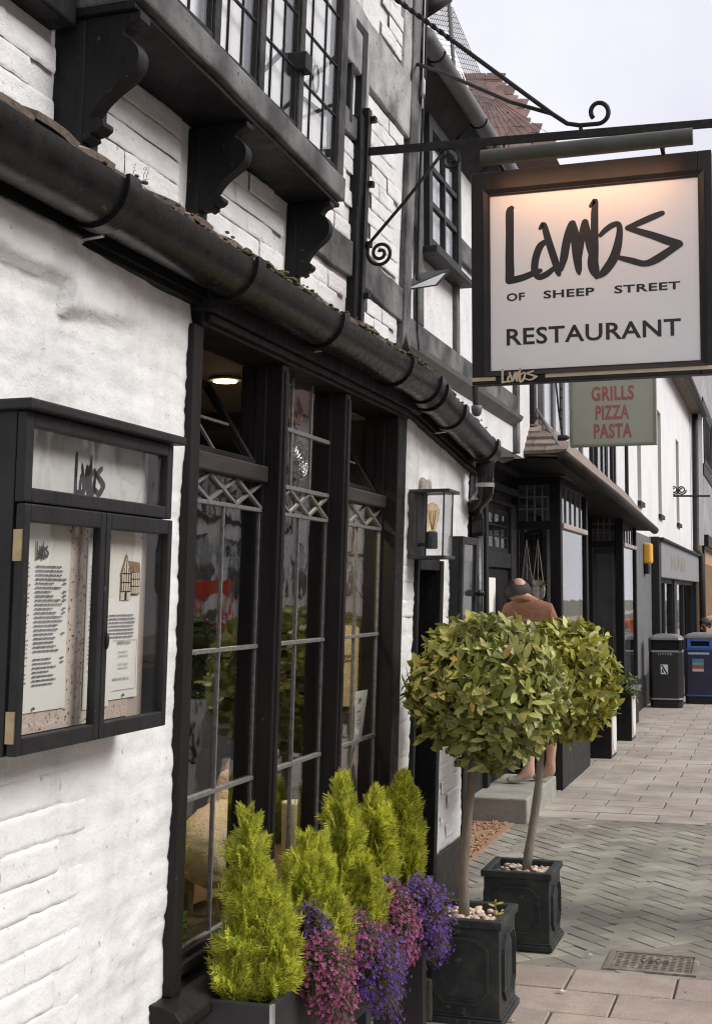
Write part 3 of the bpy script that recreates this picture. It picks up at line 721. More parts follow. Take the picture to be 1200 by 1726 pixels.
for k, y in enumerate(ms):
    wdt = .070 if k in (0, 4) else .042
    MB().box(ofx(y) - .045, ofx(y) + .006, y - wdt/2, y + wdt/2, oz0, oz1).build('oriel_mullion', M['weathdark'], oriel, K2, .006)
e = MB(); e.box(UX, ofx(4.5) - .05, 4.475, 4.52, oz0, oz0 + .06); e.box(UX, ofx(4.5) - .05, 4.475, 4.52, oz1 - .08, oz1); e.build('return_rail', M['frame'], oriel, K2, .004)
bx('pane', M['glass'], oriel, UX, ofx(4.5) - .052, 4.495, 4.499, oz0 + .06, oz1 - .08, K2, 0)
e = MB(); e.box(UX - .05, ofx(2.83) - .05, 2.80, 2.86, oz0, oz1); e.build('oriel_cheek', M['black'], oriel, K2, .004)
oslab('oriel_roof', M['black'], oz1, oz1 + .12, .05, oriel, seed=9)
for k in range(4):
    a, b = ms[k] + (.0375 if k == 0 else .025), ms[k + 1] - (.0375 if k == 3 else .025); xm = ofx((a + b) / 2) - .02
    fz = oz0 + .026
    f_ = MB(); f_.box(xm - .008, xm + .014, a, b, oz0, fz); f_.box(xm - .008, xm + .010, a, a + .006, fz, oz1); f_.box(xm - .008, xm + .010, b - .006, b, fz, oz1)
    f_.build('casement', M['frame'], oriel, K2, .003)
    ld = MB()
    for t in (1/3, 2/3): y = a + (b - a) * t; ld.box(xm - .003, xm + .005, y - .0024, y + .0024, fz, oz1)
    for j in range(1, 7): z = fz + j * .185; ld.box(xm - .004, xm + .006, a, b, z - .0028, z + .0028)
    ld.build('lead_bar', M['iron'], oriel, K2)
    ys = [a + (b - a) * t for t in (0, 1/3, 2/3, 1)]
    zs = [fz] + [fz + j * .185 for j in range(1, 7)]; zs[-1] = oz1
    for i in range(3):
        for j in range(4):
            MB().box(xm - .0015, xm + .0015, ys[i], ys[i+1], zs[j], zs[j+1]).build('pane', M['clear'], oriel, K2)
    MB().box(xm - .0015, xm + .0015, ys[0], ys[-1], zs[4], oz1).build('pane', M['glass'], oriel, K2)
MB().beam((ofx(2.9) - .052, 2.87, (oz0+oz1)/2), (ofx(4.46) - .058, 4.46, (oz0+oz1)/2), .006, oz1 - oz0, (0, 0, 1)).build('blind', M['blind'], oriel, K2)
la = MB()                                       # casement latches and a stay
for y, z in ((4.03, 3.38),): la.box(ofx(y) - .02, ofx(y) + .03, y - .035, y + .03, z - .03, z + .03)
la.build('casement_latch', M['iron'], oriel, K2, .004)
la = MB(); la.beam((ofx(3.9) - .055, 3.80, 3.27), (ofx(3.9) - .055, 4.16, 3.55), .018, .014, (1, 0, 0))
la.tube([(ofx(4.3) - .05, 4.33 + .03 * math.cos(t), 3.45 + .05 * math.sin(t)) for t in [i * math.pi / 6 for i in range(13)]], .004, 5)
la.beam((ofx(4.3) - .055, 4.14, 3.33), (ofx(4.3) - .055, 4.44, 3.36), .015, .012, (1, 0, 0))
la.build('casement_stay', M['iron'], oriel, K2)
# cables down the corner post
cb = MB(); cb.tube([(UX + .03, 6.03, 4.9), (UX + .035, 6.06, 4.2), (UX + .03, 6.05, 3.6), (UX + .03, 6.07, 3.1)], .007, 6)
cb.build('cable', M['iron'], inn, K2)
cb = MB(); cb.tube([(UX + .04, 5.99, 5.0), (UX + .04, 6.0, 4.3), (UX + .045, 6.0, 3.95)], .004, 5); cb.lathe([(.004, -.05), (.011, -.03), (.011, .03), (.004, .05)], (UX + .045, 6.0, 4.05), 8)
cb.build('cable', M['steel'], inn, K2)
pv = MB(); pv.tube([(UX + .03, 5.94, 2.98), (UX + .05, 5.94, 2.85), (UX + .09, 5.9, 2.66)], [.022, .02, .03], 8); pv.tube([(UX + .06, 5.6, 2.72), (UX + .09, 5.9, 2.66)], .012, 8)
pv.build('waste_pipe', M['gutter'], inn, 0, smooth=True)
# gable end of the restaurant range so the upper wall has a back and a roof
bx('upper_wall', M['white2'], inn, -5, UX - .2, 5.8, 6.0, 2.52, 5.4)
rf = MB(); rf.prism([(.0, -1, 5.45), (-5.2, -1, 5.45), (-2.5, -1, 7.6)], (0, 7.1, 0)); rf.build('main_roof', M['tilegrey'], inn)
# ================================================================ SIGN, MENU CASES, LAMPS
# hand-brushed logo: strokes as (x, y, half width) in a 1200 x 1074 drawing space
LOGO = [
 [(146,160,13),(136,185,20),(135,300,20),(133,420,21),(134,505,22),(131,540,21)],
 [(127,549,17),(165,543,17),(215,530,16),(270,508,14),(300,498,11)],
 [(326,345,13),(300,368,17),(280,415,18),(270,465,18),(272,505,18),(292,532,15),(330,520,15),(360,498,13),(382,478,10)],
 [(300,272,8),(320,250,13),(336,305,17),(358,380,18),(382,455,18),(396,505,16),(400,520,11)],
 [(412,492,12),(428,430,19),(440,360,20),(456,295,19),(470,250,14),(480,246,12)],
 [(480,244,11),(487,300,20),(492,370,21),(500,440,21),(506,500,15),(508,518,8)],
 [(512,440,10),(518,370,15),(528,300,16),(540,245,14),(547,241,12)],
 [(547,240,11),(556,310,18),(568,375,19),(580,425,16)],
 [(572,158,8),(598,128,12),(594,190,17),(592,290,18),(588,390,22),(582,460,26),(590,505,24),(600,540,10)],
 [(600,540,9),(640,512,19),(688,445,22),(712,375,20),(724,300,15),(718,258,13),(685,264,14),(650,288,13),(622,316,10)],
 [(946,204,12),(905,220,15),(835,250,15),(765,280,12)],
 [(765,281,11),(820,298,15),(900,325,18),(980,356,20),(1028,370,18)],
 [(1034,372,15),(990,400,17),(920,446,19),(855,472,15),(785,455,15),(716,436,11)]]
def stroke(mb, pts, f, off, wm=1.0):
    S = [(a, b, c*wm) for a, b, c in smooth_pts(pts, 5)]; n = len(S); Lp, Rp = [], []
    for i, (x, y, w_) in enumerate(S):
        a, b = S[max(i-1, 0)], S[min(i+1, n-1)]; dx, dy = b[0]-a[0], b[1]-a[1]; l = math.hypot(dx, dy) or 1
        Lp.append((x - dy/l*w_, y + dx/l*w_)); Rp.append((x + dy/l*w_, y - dx/l*w_))
    V = [f(x, y, off) for x, y in Lp + Rp]; Fs = [(i, i+1, n+i+1, n+i) for i in range(n-1)]
    mb.add(V, Fs)
    for e, s in ((0, -1), (n-1, 1)):
        x, y, w_ = S[e]; a, b = S[max(e-1, 0)], S[min(e+1, n-1)]; g = math.atan2(b[1]-a[1], b[0]-a[0]) + (math.pi if s < 0 else 0)
        P = [f(x + w_*math.cos(g + t), y + w_*math.sin(g + t), off) for t in [-math.pi/2 + math.pi*k/6 for k in range(7)]]
        mb.add([f(x, y, off)] + P, [(0, k+1, k+2) for k in range(6)])
def panel_uv(x, y):
    u = (x - 26) / 1103; yt = 95 - 80*u; yb = 1030 - 40*u; return u, 1 - (y - yt) / (yb - yt)
def logo(mb, o, ux, uy, nrm, box=None, wm=1.0):
    """o, ux, uy: the panel's lower-left corner and sides; box squeezes the logo alone into that panel"""
    o, ux, uy, nrm = map(Vector, (o, ux, uy, nrm))
    for k, s in enumerate(LOGO):
        def f(x, y, off):
            u, v = panel_uv(x, y)
            if box: u = (u - .075) / .85; v = (v - .50) / .43
            return o + ux*u + uy*v + nrm*off
        stroke(mb, s, f, .0004 + .00007 * k, wm)
SX0, SX1, SZ0, SZ1, SY = .287, 1.243, 2.447, 3.327, 5.17
IX0, IX1, IZ0, IZ1 = .364, 1.190, 2.502, 3.225
sign = empty('hanging_sign', (.76, 5.2, 2.447), 'large black framed hanging sign with pale panel and hand brushed lettering', 'sign')
f_ = MB(); f_.box(SX0, IX0, SY, SY + .06, SZ0, SZ1); f_.box(IX1, SX1, SY, SY + .06, SZ0, SZ1); f_.box(IX0, IX1, SY, SY + .06, IZ1, SZ1); f_.box(IX0, IX1, SY, SY + .06, SZ0, IZ0)
M['signframe'] = mat('sign_frame_paint', (.011, .0105, .0115), (.018, .0165, .017), 8, .45, bump=.1, bsc=40, spec=.3)
fo = MB(); fo.prism([(SX0, SY, SZ0), (SX1, SY, SZ0), (SX1, SY, SZ1), (SX0, SY, SZ1)], (0, 1, 0))
sfr = f_.build('sign_frame', M['signframe'], sign, 0, .004)
bv = MB(); b_ = .024                             # bevelled inner bead
q1 = [(IX0 - .0, IZ0), (IX1, IZ0), (IX1, IZ1), (IX0, IZ1)]; q0 = [(IX0 - b_, IZ0 - b_), (IX1 + b_, IZ0 - b_), (IX1 + b_, IZ1 + b_), (IX0 - b_, IZ1 + b_)]
bv.add([(x, SY - .010, z) for x, z in q0] + [(x, SY + .004, z) for x, z in q1] + [(x, SY + .008, z) for x, z in q0], [(i, (i+1) % 4, 4 + (i+1) % 4, 4 + i) for i in range(4)] + [(8 + i, 8 + (i+1) % 4, (i+1) % 4, i) for i in range(4)])
bv.build('sign_bead', M['signframe'], sign)
bx('sign_panel', M['signpanel'], sign, IX0 + .0005, IX1 - .0005, SY + .010, SY + .03, IZ0 + .0005, IZ1 - .0005, 0, 0)
lg = MB(); PO, PU, PV = (IX0, SY + .010, IZ0), (IX1 - IX0, 0, 0), (0, 0, IZ1 - IZ0); NN = (0, -1, 0)
logo(lg, PO, PU, PV, NN, None, 1.12); lg.build('sign_logo', M['ink'], sign, fix=False)
def on_panel(mb, body, x0, x1, y0, y1, bold=0., sp=1.):
    """place text whose box in the sign drawing runs x0..x1 and, at its left end, from y0 (top) to y1 (bottom)"""
    u0, v1 = panel_uv(x0, y0); _, v0 = panel_uv(x0, y1); u1, _ = panel_uv(x1, y0); W, H = IX1 - IX0, IZ1 - IZ0
    text_on(mb, body, (IX0 + u0*W, SY + .0092, IZ0 + v0*H), ((u1 - u0)*W, 0, 0), (0, 0, (v1 - v0)*H), bold, sp)
for t_, a_, b_2, c_2, d_2 in (('OF', 115, 214, 617, 660), ('SHEEP', 316, 588, 606, 649), ('STREET', 692, 1032, 586, 629)):
    tx = MB(); on_panel(tx, t_, a_, b_2, c_2, d_2, .028, 1.08); tx.build('sign_lettering', M['ink'], sign, fix=False)
tx = MB(); on_panel(tx, 'RESTAURANT', 113, 1032, 806, 896, .018, 1.05); tx.build('sign_lettering', M['ink'], sign, fix=False)
zz = SZ0 + .016
gl_ = MB(); gl_.box(SX0 + .002, .385, SY - .0035, SY + .002, zz - .002, zz + .013); gl_.box(.588, SX1 - .004, SY - .0035, SY + .002, zz, zz + .015); gl_.build('gold_line', M['gold'], sign)
gl_ = MB(); logo(gl_, (.412, SY - .0112, SZ0 + .002), (.145, 0, 0), (0, 0, .056), NN, True, 1.5); gl_.build('gold_logo', M['gold'], sign, fix=False)
# trough light over the sign
M['trough'] = mat('olive_grey_metal', (.045, .046, .038), (.075, .075, .062), 6, .45, bump=.1, bsc=40, metal=.2)
tr = MB(); ya = SY - .17; zr = 3.334
prof = [(0, .028), (.02, .022), (.030, 0), (.026, -.022), (.016, -.028), (.012, -.022), (.020, -.018), (.024, 0), (.016, .017), (0, .022), (-.018, .016), (-.026, 0), (-.03, .0), (-.022, .020)]
tr.tube([(.364, ya + .02, zr), (1.183, ya + .02, zr)], .032, 14)
tro = tr.build('trough_light', M['trough'], sign, smooth=True); tro.modifiers.new('es', 'EDGE_SPLIT').split_angle = R(40)
bx('light_strip', emit_mat('warm_strip', (1, .62, .32), 2.0), tro, .40, 1.12, ya + .053, ya + .0545, zr - .006, zr + .003, 0, 0)
al = bpy.data.lights.new('trough_lamp', 'AREA'); al.shape = 'RECTANGLE'; al.size = .70; al.size_y = .02; al.energy = .66; al.color = (1, .50, .26)
ao = bpy.data.objects.new('trough_lamp', al); col.objects.link(ao); ao.parent = sign
ao.location = Vector((.745, ya + .030, zr - .036)) - ORG[sign.name]; ao.rotation_euler = (R(30), 0, 0)
for x in (.42, 1.06): MB().beam((x, ya + .03, zr + .01), (x, SY + .03, SZ1 + .004), .014, .014).build('light_arm', M['iron'], sign)
# wrought iron bracket
br = MB(); br.beam((-.235, 5.2, 3.478), (1.62, 5.2, 3.430), .014, .034, (0, 0, 1)); bar = br.build('bracket_bar', M['iron'], sign, 0, .002)
br = MB(); br.lathe([(.002, .05), (.012, .03), (.010, .012), (.016, .006), (.016, 0), (.010, -.006)], (1.62, 5.2, 3.447), 10); br.build('bar_finial', M['iron'], sign)
br = MB(); br.box(-.262, -.236, 5.178, 5.222, 2.62, 3.66)
br.build('wall_strap', M['iron'], sign, K2, .002)
for z in (2.86, 3.08, 3.34, 3.62): bx('strap_bolt', M['iron'], sign, -.258, -.215, 5.205, 5.235, z - .012, z + .012, K2, .002)
def spiral(c, r0, turns, a0, dirn=1, n=40):
    return [(c[0] + r0*(1 - .86*i/n)*math.cos(a0 + dirn*2*math.pi*turns*i/n), 5.2, c[1] + r0*(1 - .86*i/n)*math.sin(a0 + dirn*2*math.pi*turns*i/n)) for i in range(n + 1)]
sp = spiral((-.112, 3.035), .056, 1.9, math.pi, 1)
MB().tube([(.155, 5.2, 3.43), (.0, 5.2, 3.25), (-.165, 5.2, 3.075)] + sp, .0075, 8).build('lower_brace', M['iron'], sign, smooth=True)
sp = spiral((.190, 3.405), .050, 1.7, math.pi * .75, -1)
MB().tube([(.09, 5.2, 3.46), (.13, 5.2, 3.455)] + sp, .0055, 8).build('scroll', M['iron'], sign, smooth=True)
# twisted upper stay with a crook at its end
A, Bp = Vector((-.235, 5.2, 4.295)), Vector((.62, 5.2, 3.55)); n = 60; d = Bp - A; dn = d.normalized(); s1 = Vector((0, 1, 0)); s2 = dn.cross(s1)
for k in range(2):
    tw = [A + d*(.52*i/n) + (s1*math.cos(math.pi*k + i*.75) + s2*math.sin(math.pi*k + i*.75))*.0055 for i in range(n + 1)]
    MB().tube(tw, .0068, 6).build('twisted_stay', M['iron'], sign, smooth=True)
cp = spiral((.805, 3.545), .047, .95, -math.pi * .5, 1, 26)
cp = [(.805 + .047*(1 - .45*i/26)*math.cos(-math.pi/2 + 2*math.pi*.86*i/26), 5.2, 3.535 + .047*(1 - .3*i/26)*math.sin(-math.pi/2 + 2*math.pi*.86*i/26)) for i in range(27)]
MB().tube([A + d*.5, A + d*.8, Bp, (.68, 5.2, 3.503), (.73, 5.2, 3.490)] + cp, .0095, 8).build('upper_stay', M['iron'], sign, smooth=True)
MB().tube([onx(697, 106, -.19), ony(745, 122, 5.62), ony(860, 172, 5.32), (.62, 5.2, 3.55)], .0085, 8).build('inner_stay', M['iron'], sign, smooth=True)
MB().tube([(.735, 5.2, 3.49), (.735, 5.2, 3.455)], .008, 8).build('stay_pin', M['iron'], sign)
for x in (.40, 1.06):
    h_ = MB(); z = 3.468 - (x + .2)*.026
    for dx in (-.02, .02): h_.tube([(x + dx, 5.2, z + .025), (x + dx, 5.2, z - .05)], .005, 6)
    h_.tube([(x - .034, 5.2, z - .032), (x + .034, 5.2, z - .032)], .005, 6); h_.tube([(x, 5.2, z - .03), (x, 5.2, SZ1 + .0)], .006, 6)
    h_.build('hanger_shackle', M['iron'], sign)

# ---- menu case on the wall
def quad_on(mb, X, k, pts): mb.add([onx(x, y, X, k) for x, y in pts], [(0, 1, 2, 3)])
mc = empty('menu_case', (.06, 2.44, 1.295), 'large black wall menu case with two glazed doors and a lettered header', 'menu case')
Y0, Y1, Z0, Z1, XF = 2.128, 2.752, 1.295, 1.945, .12
M['case'] = mat('satin_black_case', (.013, .013, .0135), (.022, .0215, .022), 10, .45, .55, bump=.16, bsc=50, spec=.28, speck=(55, .72, (.06, .06, .06)))
b = MB(); b.box(.012, XF - .022, Y0, Y0 + .016, Z0, Z1); b.box(.012, XF - .022, Y1 - .016, Y1, Z0, Z1); b.box(.012, XF - .022, Y0 + .016, Y1 - .016, Z0, Z0 + .016); b.box(.012, XF - .022, Y0 + .016, Y1 - .016, Z1 - .016, Z1); b.box(.012, .022, Y0 + .016, Y1 - .016, Z0 + .016, Z1 - .016)
b.box(.022, XF - .022, Y0 + .016, Y1 - .016, 1.766, 1.776)
case = b.build('case_body', M['case'], mc, K, .002)
MB().box(.0, XF + .022, Y0 - .022, Y1 + .022, Z1, Z1 + .020).build('case_lid', M['case'], mc, K, .004)
def ring(mb, x0, x1, y0, y1, z0, z1, w_, h_=None):
    h_ = h_ or w_; mb.box(x0, x1, y0, y0 + w_, z0, z1); mb.box(x0, x1, y1 - w_, y1, z0, z1); mb.box(x0, x1, y0 + w_, y1 - w_, z0, z0 + h_); mb.box(x0, x1, y0 + w_, y1 - w_, z1 - h_, z1); return mb
hd = ring(MB(), XF - .021, XF, Y0, Y1, 1.772, Z1 - .001, .028).build('header_frame', M['case'], mc, K, .003)
bx('header_panel', mat('header_card', (.72, .72, .69), (.78, .78, .75), 4, .7), mc, XF - .06, XF - .056, Y0 + .017, Y1 - .017, 1.777, Z1 - .018, K, 0)
bx('pane', M['glass'], hd, XF - .013, XF - .010, Y0 + .028, Y1 - .028, 1.80, Z1 - .029, K, 0)
lg = MB(); logo(lg, (XF - .0556, 2.405, 1.805), (0, .125, 0), (0, 0, .088), (1, 0, 0), True, 2.1); lg.build('header_logo', M['ink'], hd, K, fix=False)
ym = (Y0 + Y1) / 2
for k, (a, c) in enumerate(((Y0, ym - .0015), (ym + .0015, Y1))):
    dr_ = ring(MB(), XF - .016, XF + .004, a, c, Z0 + .001, 1.769, .021, .034).build('case_door', M['case'], mc, K, .003)
    bx('pane', M['glass'], dr_, XF - .010, XF - .007, a + .021, c - .021, Z0 + .035, 1.735, K, 0)
    if k == 0:
        for z in (1.35, 1.69): bx('hinge', M['brass'], dr_, XF - .018, XF + .001, Y0 - .0035, Y0 + .001, z - .03, z + .03, K, .001)
lk = MB(); lk.ball((XF + .006, ym + .016, 1.50), (.005, .006, .018), 8, 6); lk.build('door_lock', M['case'], mc, K, smooth=True)
bx('pin_board', M['cork'], mc, .0645, .070, Y0 + .017, Y1 - .09, Z0 + .03, 1.765, K, 0)
bx('back_board', mat('tan_backing', (.50, .42, .35), (.54, .46, .39), 4, .8), mc, .0642, .0675, Y1 - .0895, Y1 - .017, Z0 + .017, 1.765, K, 0)
# pages pinned inside, with rows of small print
M['print'] = mat('grey_print', (.10, .10, .12), (.2, .2, .22), 60, .8); rp = random.Random(5)
def page(y0, y1, z0, z1, label=None, X=.0715):
    n = 8; v = []
    for i in range(n + 1):
        y = y0 + (y1 - y0) * i / n
        for j in range(9): z = z0 + (z1 - z0) * j / 8; v.append((X + .0012 * (1 + math.sin(j * .7 + i * .3) * (i / n)), y, z))
    return MB().add(v, [(i*9 + j, (i+1)*9 + j, (i+1)*9 + j + 1, i*9 + j + 1) for i in range(n) for j in range(8)]).build('menu_page', M['paper'], mc, K, smooth=True, fix=False)
def rows(pg, y0, y1, z1, z0, pitch, h, price=False, ragged=.5):
    b = MB(); z = z1
    while z > z0:
        if rp.random() < .10: z -= pitch * .9
        y = y0; end = y0 + (y1 - y0) * rp.uniform(ragged, .92)
        while y < end:
            l = rp.uniform(.006, .018); b.box(.0752, .0755, y, min(y + l, end), z - h, z); y += l + .0028
        if price and rp.random() < .6: b.box(.0752, .0755, y1 - .012, y1, z - h, z)
        z -= pitch
    return b.build('small_print', M['print'], pg, K)
pgz0, pgz1 = 1.366, 1.738
ey = lambda px: onx(px, 1000, .072, K).y
A0, A1 = ey(38), ey(116); ty = lambda y: A0 + (y - 2.200)/.105*(A1 - A0)
pa = page(A0, A1, pgz0, pgz1); rows(pa, ty(2.226), ty(2.296), 1.655, 1.415, .0084, .0034, True)
rows(pa, ty(2.200), ty(2.216), 1.66, 1.42, .0084, .0034)
lg = MB(); logo(lg, (.0754, ty(2.224), 1.668), (0, .044, 0), (0, 0, .034), (1, 0, 0), True, 2.1); lg.build('page_logo', M['ink'], pa, K, fix=False)
B0 = ey(146); pb = page(B0, B0 + .11, pgz0 - .012, pgz1 - .02); rows(pb, B0 + .014, B0 + .10, 1.66, 1.44, .009, .0036)
C1 = ey(236); C0 = C1 - .165; sy = C1 - 2.612
pc = page(C0, C1, pgz0, pgz1); rows(pc, C0 + .02, C1 - .014, 1.553, 1.50, .008, .0034, False, .85)
tx = MB(); text_on(tx, 'OPENING HOURS', (.0754, 2.508 + sy, 1.486), (0, .062, 0), (0, 0, .0075), .02)
for z, t in ((1.467, 'SUNDAY'), (1.458, '12:00-9:00'), (1.440, 'LUNCH  12:00-2:00'), (1.431, 'DINNER 5:00-9:00')):
    text_on(tx, t, (.0754, 2.515 + sy, z), (0, .045, 0), (0, 0, .005), .0)
text_on(tx, 'RESERVATIONS PLEASE CALL', (.0754, 2.493 + sy, 1.407), (0, .075, 0), (0, 0, .006), .01); tx.build('hours_lettering', M['print'], pc, K, fix=False)
bd = MB()
for a in ((2.49 + sy, 2.60 + sy, 1.495, 1.4958), (2.49 + sy, 2.60 + sy, 1.385, 1.3858), (2.5992 + sy, 2.60 + sy, 1.386, 1.495)): bd.box(.0752, .0755, *a)
bd.build('page_border', M['print'], pc, K)
# little drawing of a timbered house on the page
X = .0754
dn_ = MB(); hy, hz = 2.515 + sy, 1.585
dn_.add([(X, hy, hz), (X, hy + .045, hz), (X, hy + .045, hz + .06), (X, hy + .022, hz + .10), (X, hy, hz + .06), (X, hy + .045, hz + .012), (X, hy + .088, hz + .012), (X, hy + .088, hz + .062)], [(0, 1, 2, 3, 4), (5, 6, 7, 2)])
dn_.build('drawing_wall', mat('drawing_cream', (.72, .66, .52), (.66, .58, .44), 30, .8), pc, K, fix=False)
dn_ = MB(); X = .0757
dn_.add([(X, hy - .003, hz + .055), (X, hy + .022, hz + .105), (X, hy + .048, hz + .055), (X, hy + .044, hz + .055), (X, hy + .022, hz + .097), (X, hy + .002, hz + .055)], [(0, 1, 4, 5), (1, 2, 3, 4)])
dn_.add([(X, hy + .046, hz + .062), (X, hy + .09, hz + .062), (X, hy + .085, hz + .085), (X, hy + .032, hz + .088)], [(0, 1, 2, 3)])
dn_.build('drawing_roof', mat('drawing_brown', (.22, .13, .06), (.30, .20, .10), 40, .8), pc, K, fix=False)
dn_ = MB(); X = .0758
for i in range(5): dn_.box(X, X + .0003, hy + .001 + i*.0105, hy + .003 + i*.0105, hz + .018, hz + .06 + (.03 if i == 2 else .012 if i in (1, 3) else 0))
for z in (.018, .038, .058): dn_.box(X, X + .00035, hy, hy + .045, hz + z, hz + z + .0022)
for i in range(5): dn_.box(X, X + .0003, hy + .048 + i*.0095, hy + .0495 + i*.0095, hz + .014, hz + .062)
for z in (.012, .03, .046): dn_.box(X, X + .00035, hy + .046, hy + .088, hz + z, hz + z + .0022)
dn_.box(X, X + .0004, hy + .018, hy + .027, hz, hz + .018); dn_.build('drawing_timber', M['ink'], pc, K)
for y, z in ((A1 - .008, 1.727), (A0 + .05, 1.374), (C1 - .008, 1.727), (C1 - .07, 1.374)): MB().ball((.077, y, z), (.003, .0035, .0035), 8, 6).build('drawing_pin', M['brass'], mc, K, smooth=True)

# ---- second, smaller case beyond the door
m2 = empty('menu_case', (.03, 6.05, 1.25), 'narrow black glass fronted case on the wall behind the lantern', 'menu case')
b = MB(); b.box(-.02, .05, 5.90, 6.22, 1.25, 1.865); b.build('case_body', M['case'], m2, K, .003)
ring(MB(), .051, .066, 5.90, 6.22, 1.25, 1.865, .035).build('case_door', M['case'], m2, K, .003)
bx('mirror_pane', mat('dark_reflecting_glass', (.32, .32, .32), (.36, .36, .36), 3, .03, metal=.9), m2, .0515, .056, 5.935, 6.185, 1.285, 1.83, K, 0)
kb = MB(); kb.ball((.085, 6.19, 1.60), .016, 10, 8); kb.ball((.085, 6.235, 1.60), .016, 10, 8); kb.tube([(.066, 6.19, 1.60), (.085, 6.19, 1.60)], .006, 8); kb.tube([(.066, 6.215, 1.60), (.085, 6.235, 1.60)], .006, 8)
kb.build('case_knob', M['blackg'], m2, K, smooth=True)

# ---- wall lantern
ln = empty('wall_lantern', (.08, 5.27, 1.74), 'dark grey glazed wall lantern with a filament bulb beside the door', 'lantern')
M['lantern'] = mat('grey_lantern_metal', (.05, .05, .052), (.07, .07, .07), 12, .45, .55, metal=.4)
ly0, ly1, lx1 = 5.19, 5.345, .155
bx('back_plate', M['lantern'], ln, .0, .030, ly0 - .012, ly1 + .012, 1.755, 2.015, K, .002)
bx('top_plate', M['lantern'], ln, .0, lx1 + .022, ly0 - .016, ly1 + .016, 2.015, 2.028, K, .002)
bx('bottom_plate', M['lantern'], ln, .0, lx1 + .008, ly0 - .012, ly1 + .012, 1.742, 1.755, K, .002)
for x, y in ((lx1 - .008, ly0), (lx1 - .008, ly1 - .006), (.034, ly0), (.034, ly1 - .006)): bx('corner_bar', M['lantern'], ln, x, x + .006, y, y + .006, 1.755, 2.015, K, 0)
for nm, a in (('pane', (.04, lx1 - .01, ly0 + .001, ly0 + .004)), ('pane', (.04, lx1 - .01, ly1 - .004, ly1 - .001)), ('pane', (lx1 - .006, lx1 - .003, ly0 + .007, ly1 - .007))): MB().box(*a, 1.757, 2.013).build(nm, M['clear'], ln, K)
cx, cy = .085, 5.265
MB().lathe([(.022, 0), (.024, .004), (.024, .066), (.02, .072)], (cx + K*.2, cy, 1.785), 18).build('lamp_holder', M['lantern'], ln, smooth=False)
bx('holder_arm', M['lantern'], ln, .03, cx, cy - .006, cy + .006, 1.795, 1.81, K, .001)
MB().lathe([(.010, 0), (.016, .018), (.024, .05), (.030, .078), (.030, .095), (.022, .112), (.006, .122)], (cx + K*.28, cy, 1.855), 18).build('bulb', glass_mat('amber_glass', (.98, .86, .68), 0, .08), ln, smooth=True)
b = MB()
for k in range(6):
    a = k * math.pi / 3; b.tube([(cx + K*.28 + .004*math.cos(a), cy + .004*math.sin(a), 1.865), (cx + K*.28 + .017*math.cos(a), cy + .017*math.sin(a), 1.945)], .0012, 4)
b.build('filament', mat('copper_filament', (.40, .16, .08), (.45, .2, .1), 20, .5), ln)

# ---- floodlight on an arm by the corner post
fl = empty('floodlight', (-.25, 6.0, 3.09), 'flat grey floodlight on an arm above the gutter', 'floodlight')
c0, c1 = ony(678, 484, 6.0), ony(756, 458, 6.0)
p_ = [ony(684, 490, 6.0), ony(737, 482, 5.95), ony(757, 459, 6.0), ony(700, 466, 6.12)]
b = MB(); b.prism(p_, (-.004, .02, .022)); b.build('lamp_housing', M['lantern'], fl, 0, .003)
ctr = sum((Vector(p) for p in p_), Vector()) / 4; nv = (Vector(p_[1]) - Vector(p_[0])).cross(Vector(p_[3]) - Vector(p_[0])).normalized()
if nv.dot(CAM - ctr) < 0: nv = -nv
b = MB(); b.add([ctr + (Vector(p) - ctr) * .84 + nv * .0035 for p in p_], [(0, 1, 2, 3)]); b.build('lamp_glass', mat('frosted_lamp_glass', (.78, .78, .78), (.72, .72, .72), 6, .3), fl, fix=False)
MB().tube([(-.262, 6.0, 3.07), ony(690, 478, 6.02)], .012, 8).build('lamp_arm', M['lantern'], fl)
MB().tube([ony(700, 380, 6.05), ony(702, 470, 6.06), ony(703, 560, 6.08), ony(706, 590, 6.05)], .006, 6).build('lamp_cable', M['iron'], fl)

# ================================================================ THINGS INSIDE THE SHOP WINDOW
p = onz(380, 638, 2.397)
dl = empty('ceiling_downlight', p, 'lit round ceiling downlight inside the left window light', 'ceiling light')
MB().lathe([(.062, -.008), (.062, .0), (.046, .0), (.046, -.008)], p, 24).build('light_trim', M['ceil'], dl)
MB().lathe([(.044, -.013), (.044, -.009)], p, 24).build('light_disc', emit_mat('lamp_glow', (1, .72, .35), 9), dl)
pl = bpy.data.lights.new('downlight_lamp', 'SPOT'); pl.energy = 42; pl.spot_size = R(135); pl.spot_blend = .6; pl.color = (1, .78, .5); pl.shadow_soft_size = .05
po = bpy.data.objects.new('downlight_lamp', pl); col.objects.link(po); po.parent = dl; po.location = (0, 0, -.03)
# woolly sheep ornament
M['wool'] = mat('cream_wool', (.86, .64, .44), (.92, .76, .58), 30, .9, bump=1, bsc=70, bsc2=200)
sh = empty('sheep_ornament', (-.30, 3.94, .585), 'cream woolly sheep ornament standing inside the left window light', 'ornament')
def lump(c, r, n, m_, amp, s, f):
    b = MB().ball(c, r, n, m_); c = Vector(c)
    b.v = [tuple(c + (Vector(v) - c) * (1 + amp * (noise.noise(Vector(v) * f + Vector((s, 0, 0))) + .6 * noise.noise(Vector(v) * f * 2.3)))) for v in b.v]; return b
bo = lump((-.27, 3.96, .79), (.12, .25, .135), 44, 30, .05, 3, 42)
for q_, (yy, zz_, ra) in enumerate(((4.06, .86, .12), (4.10, .92, .105), (4.15, .98, .09))): nk = lump((-.27, yy, zz_), (ra*.8, ra, ra*1.05), 28, 20, .06, 5 + q_, 42); bo.add(nk.v, nk.f)
bo.build('fleece', M['wool'], sh, smooth=True)
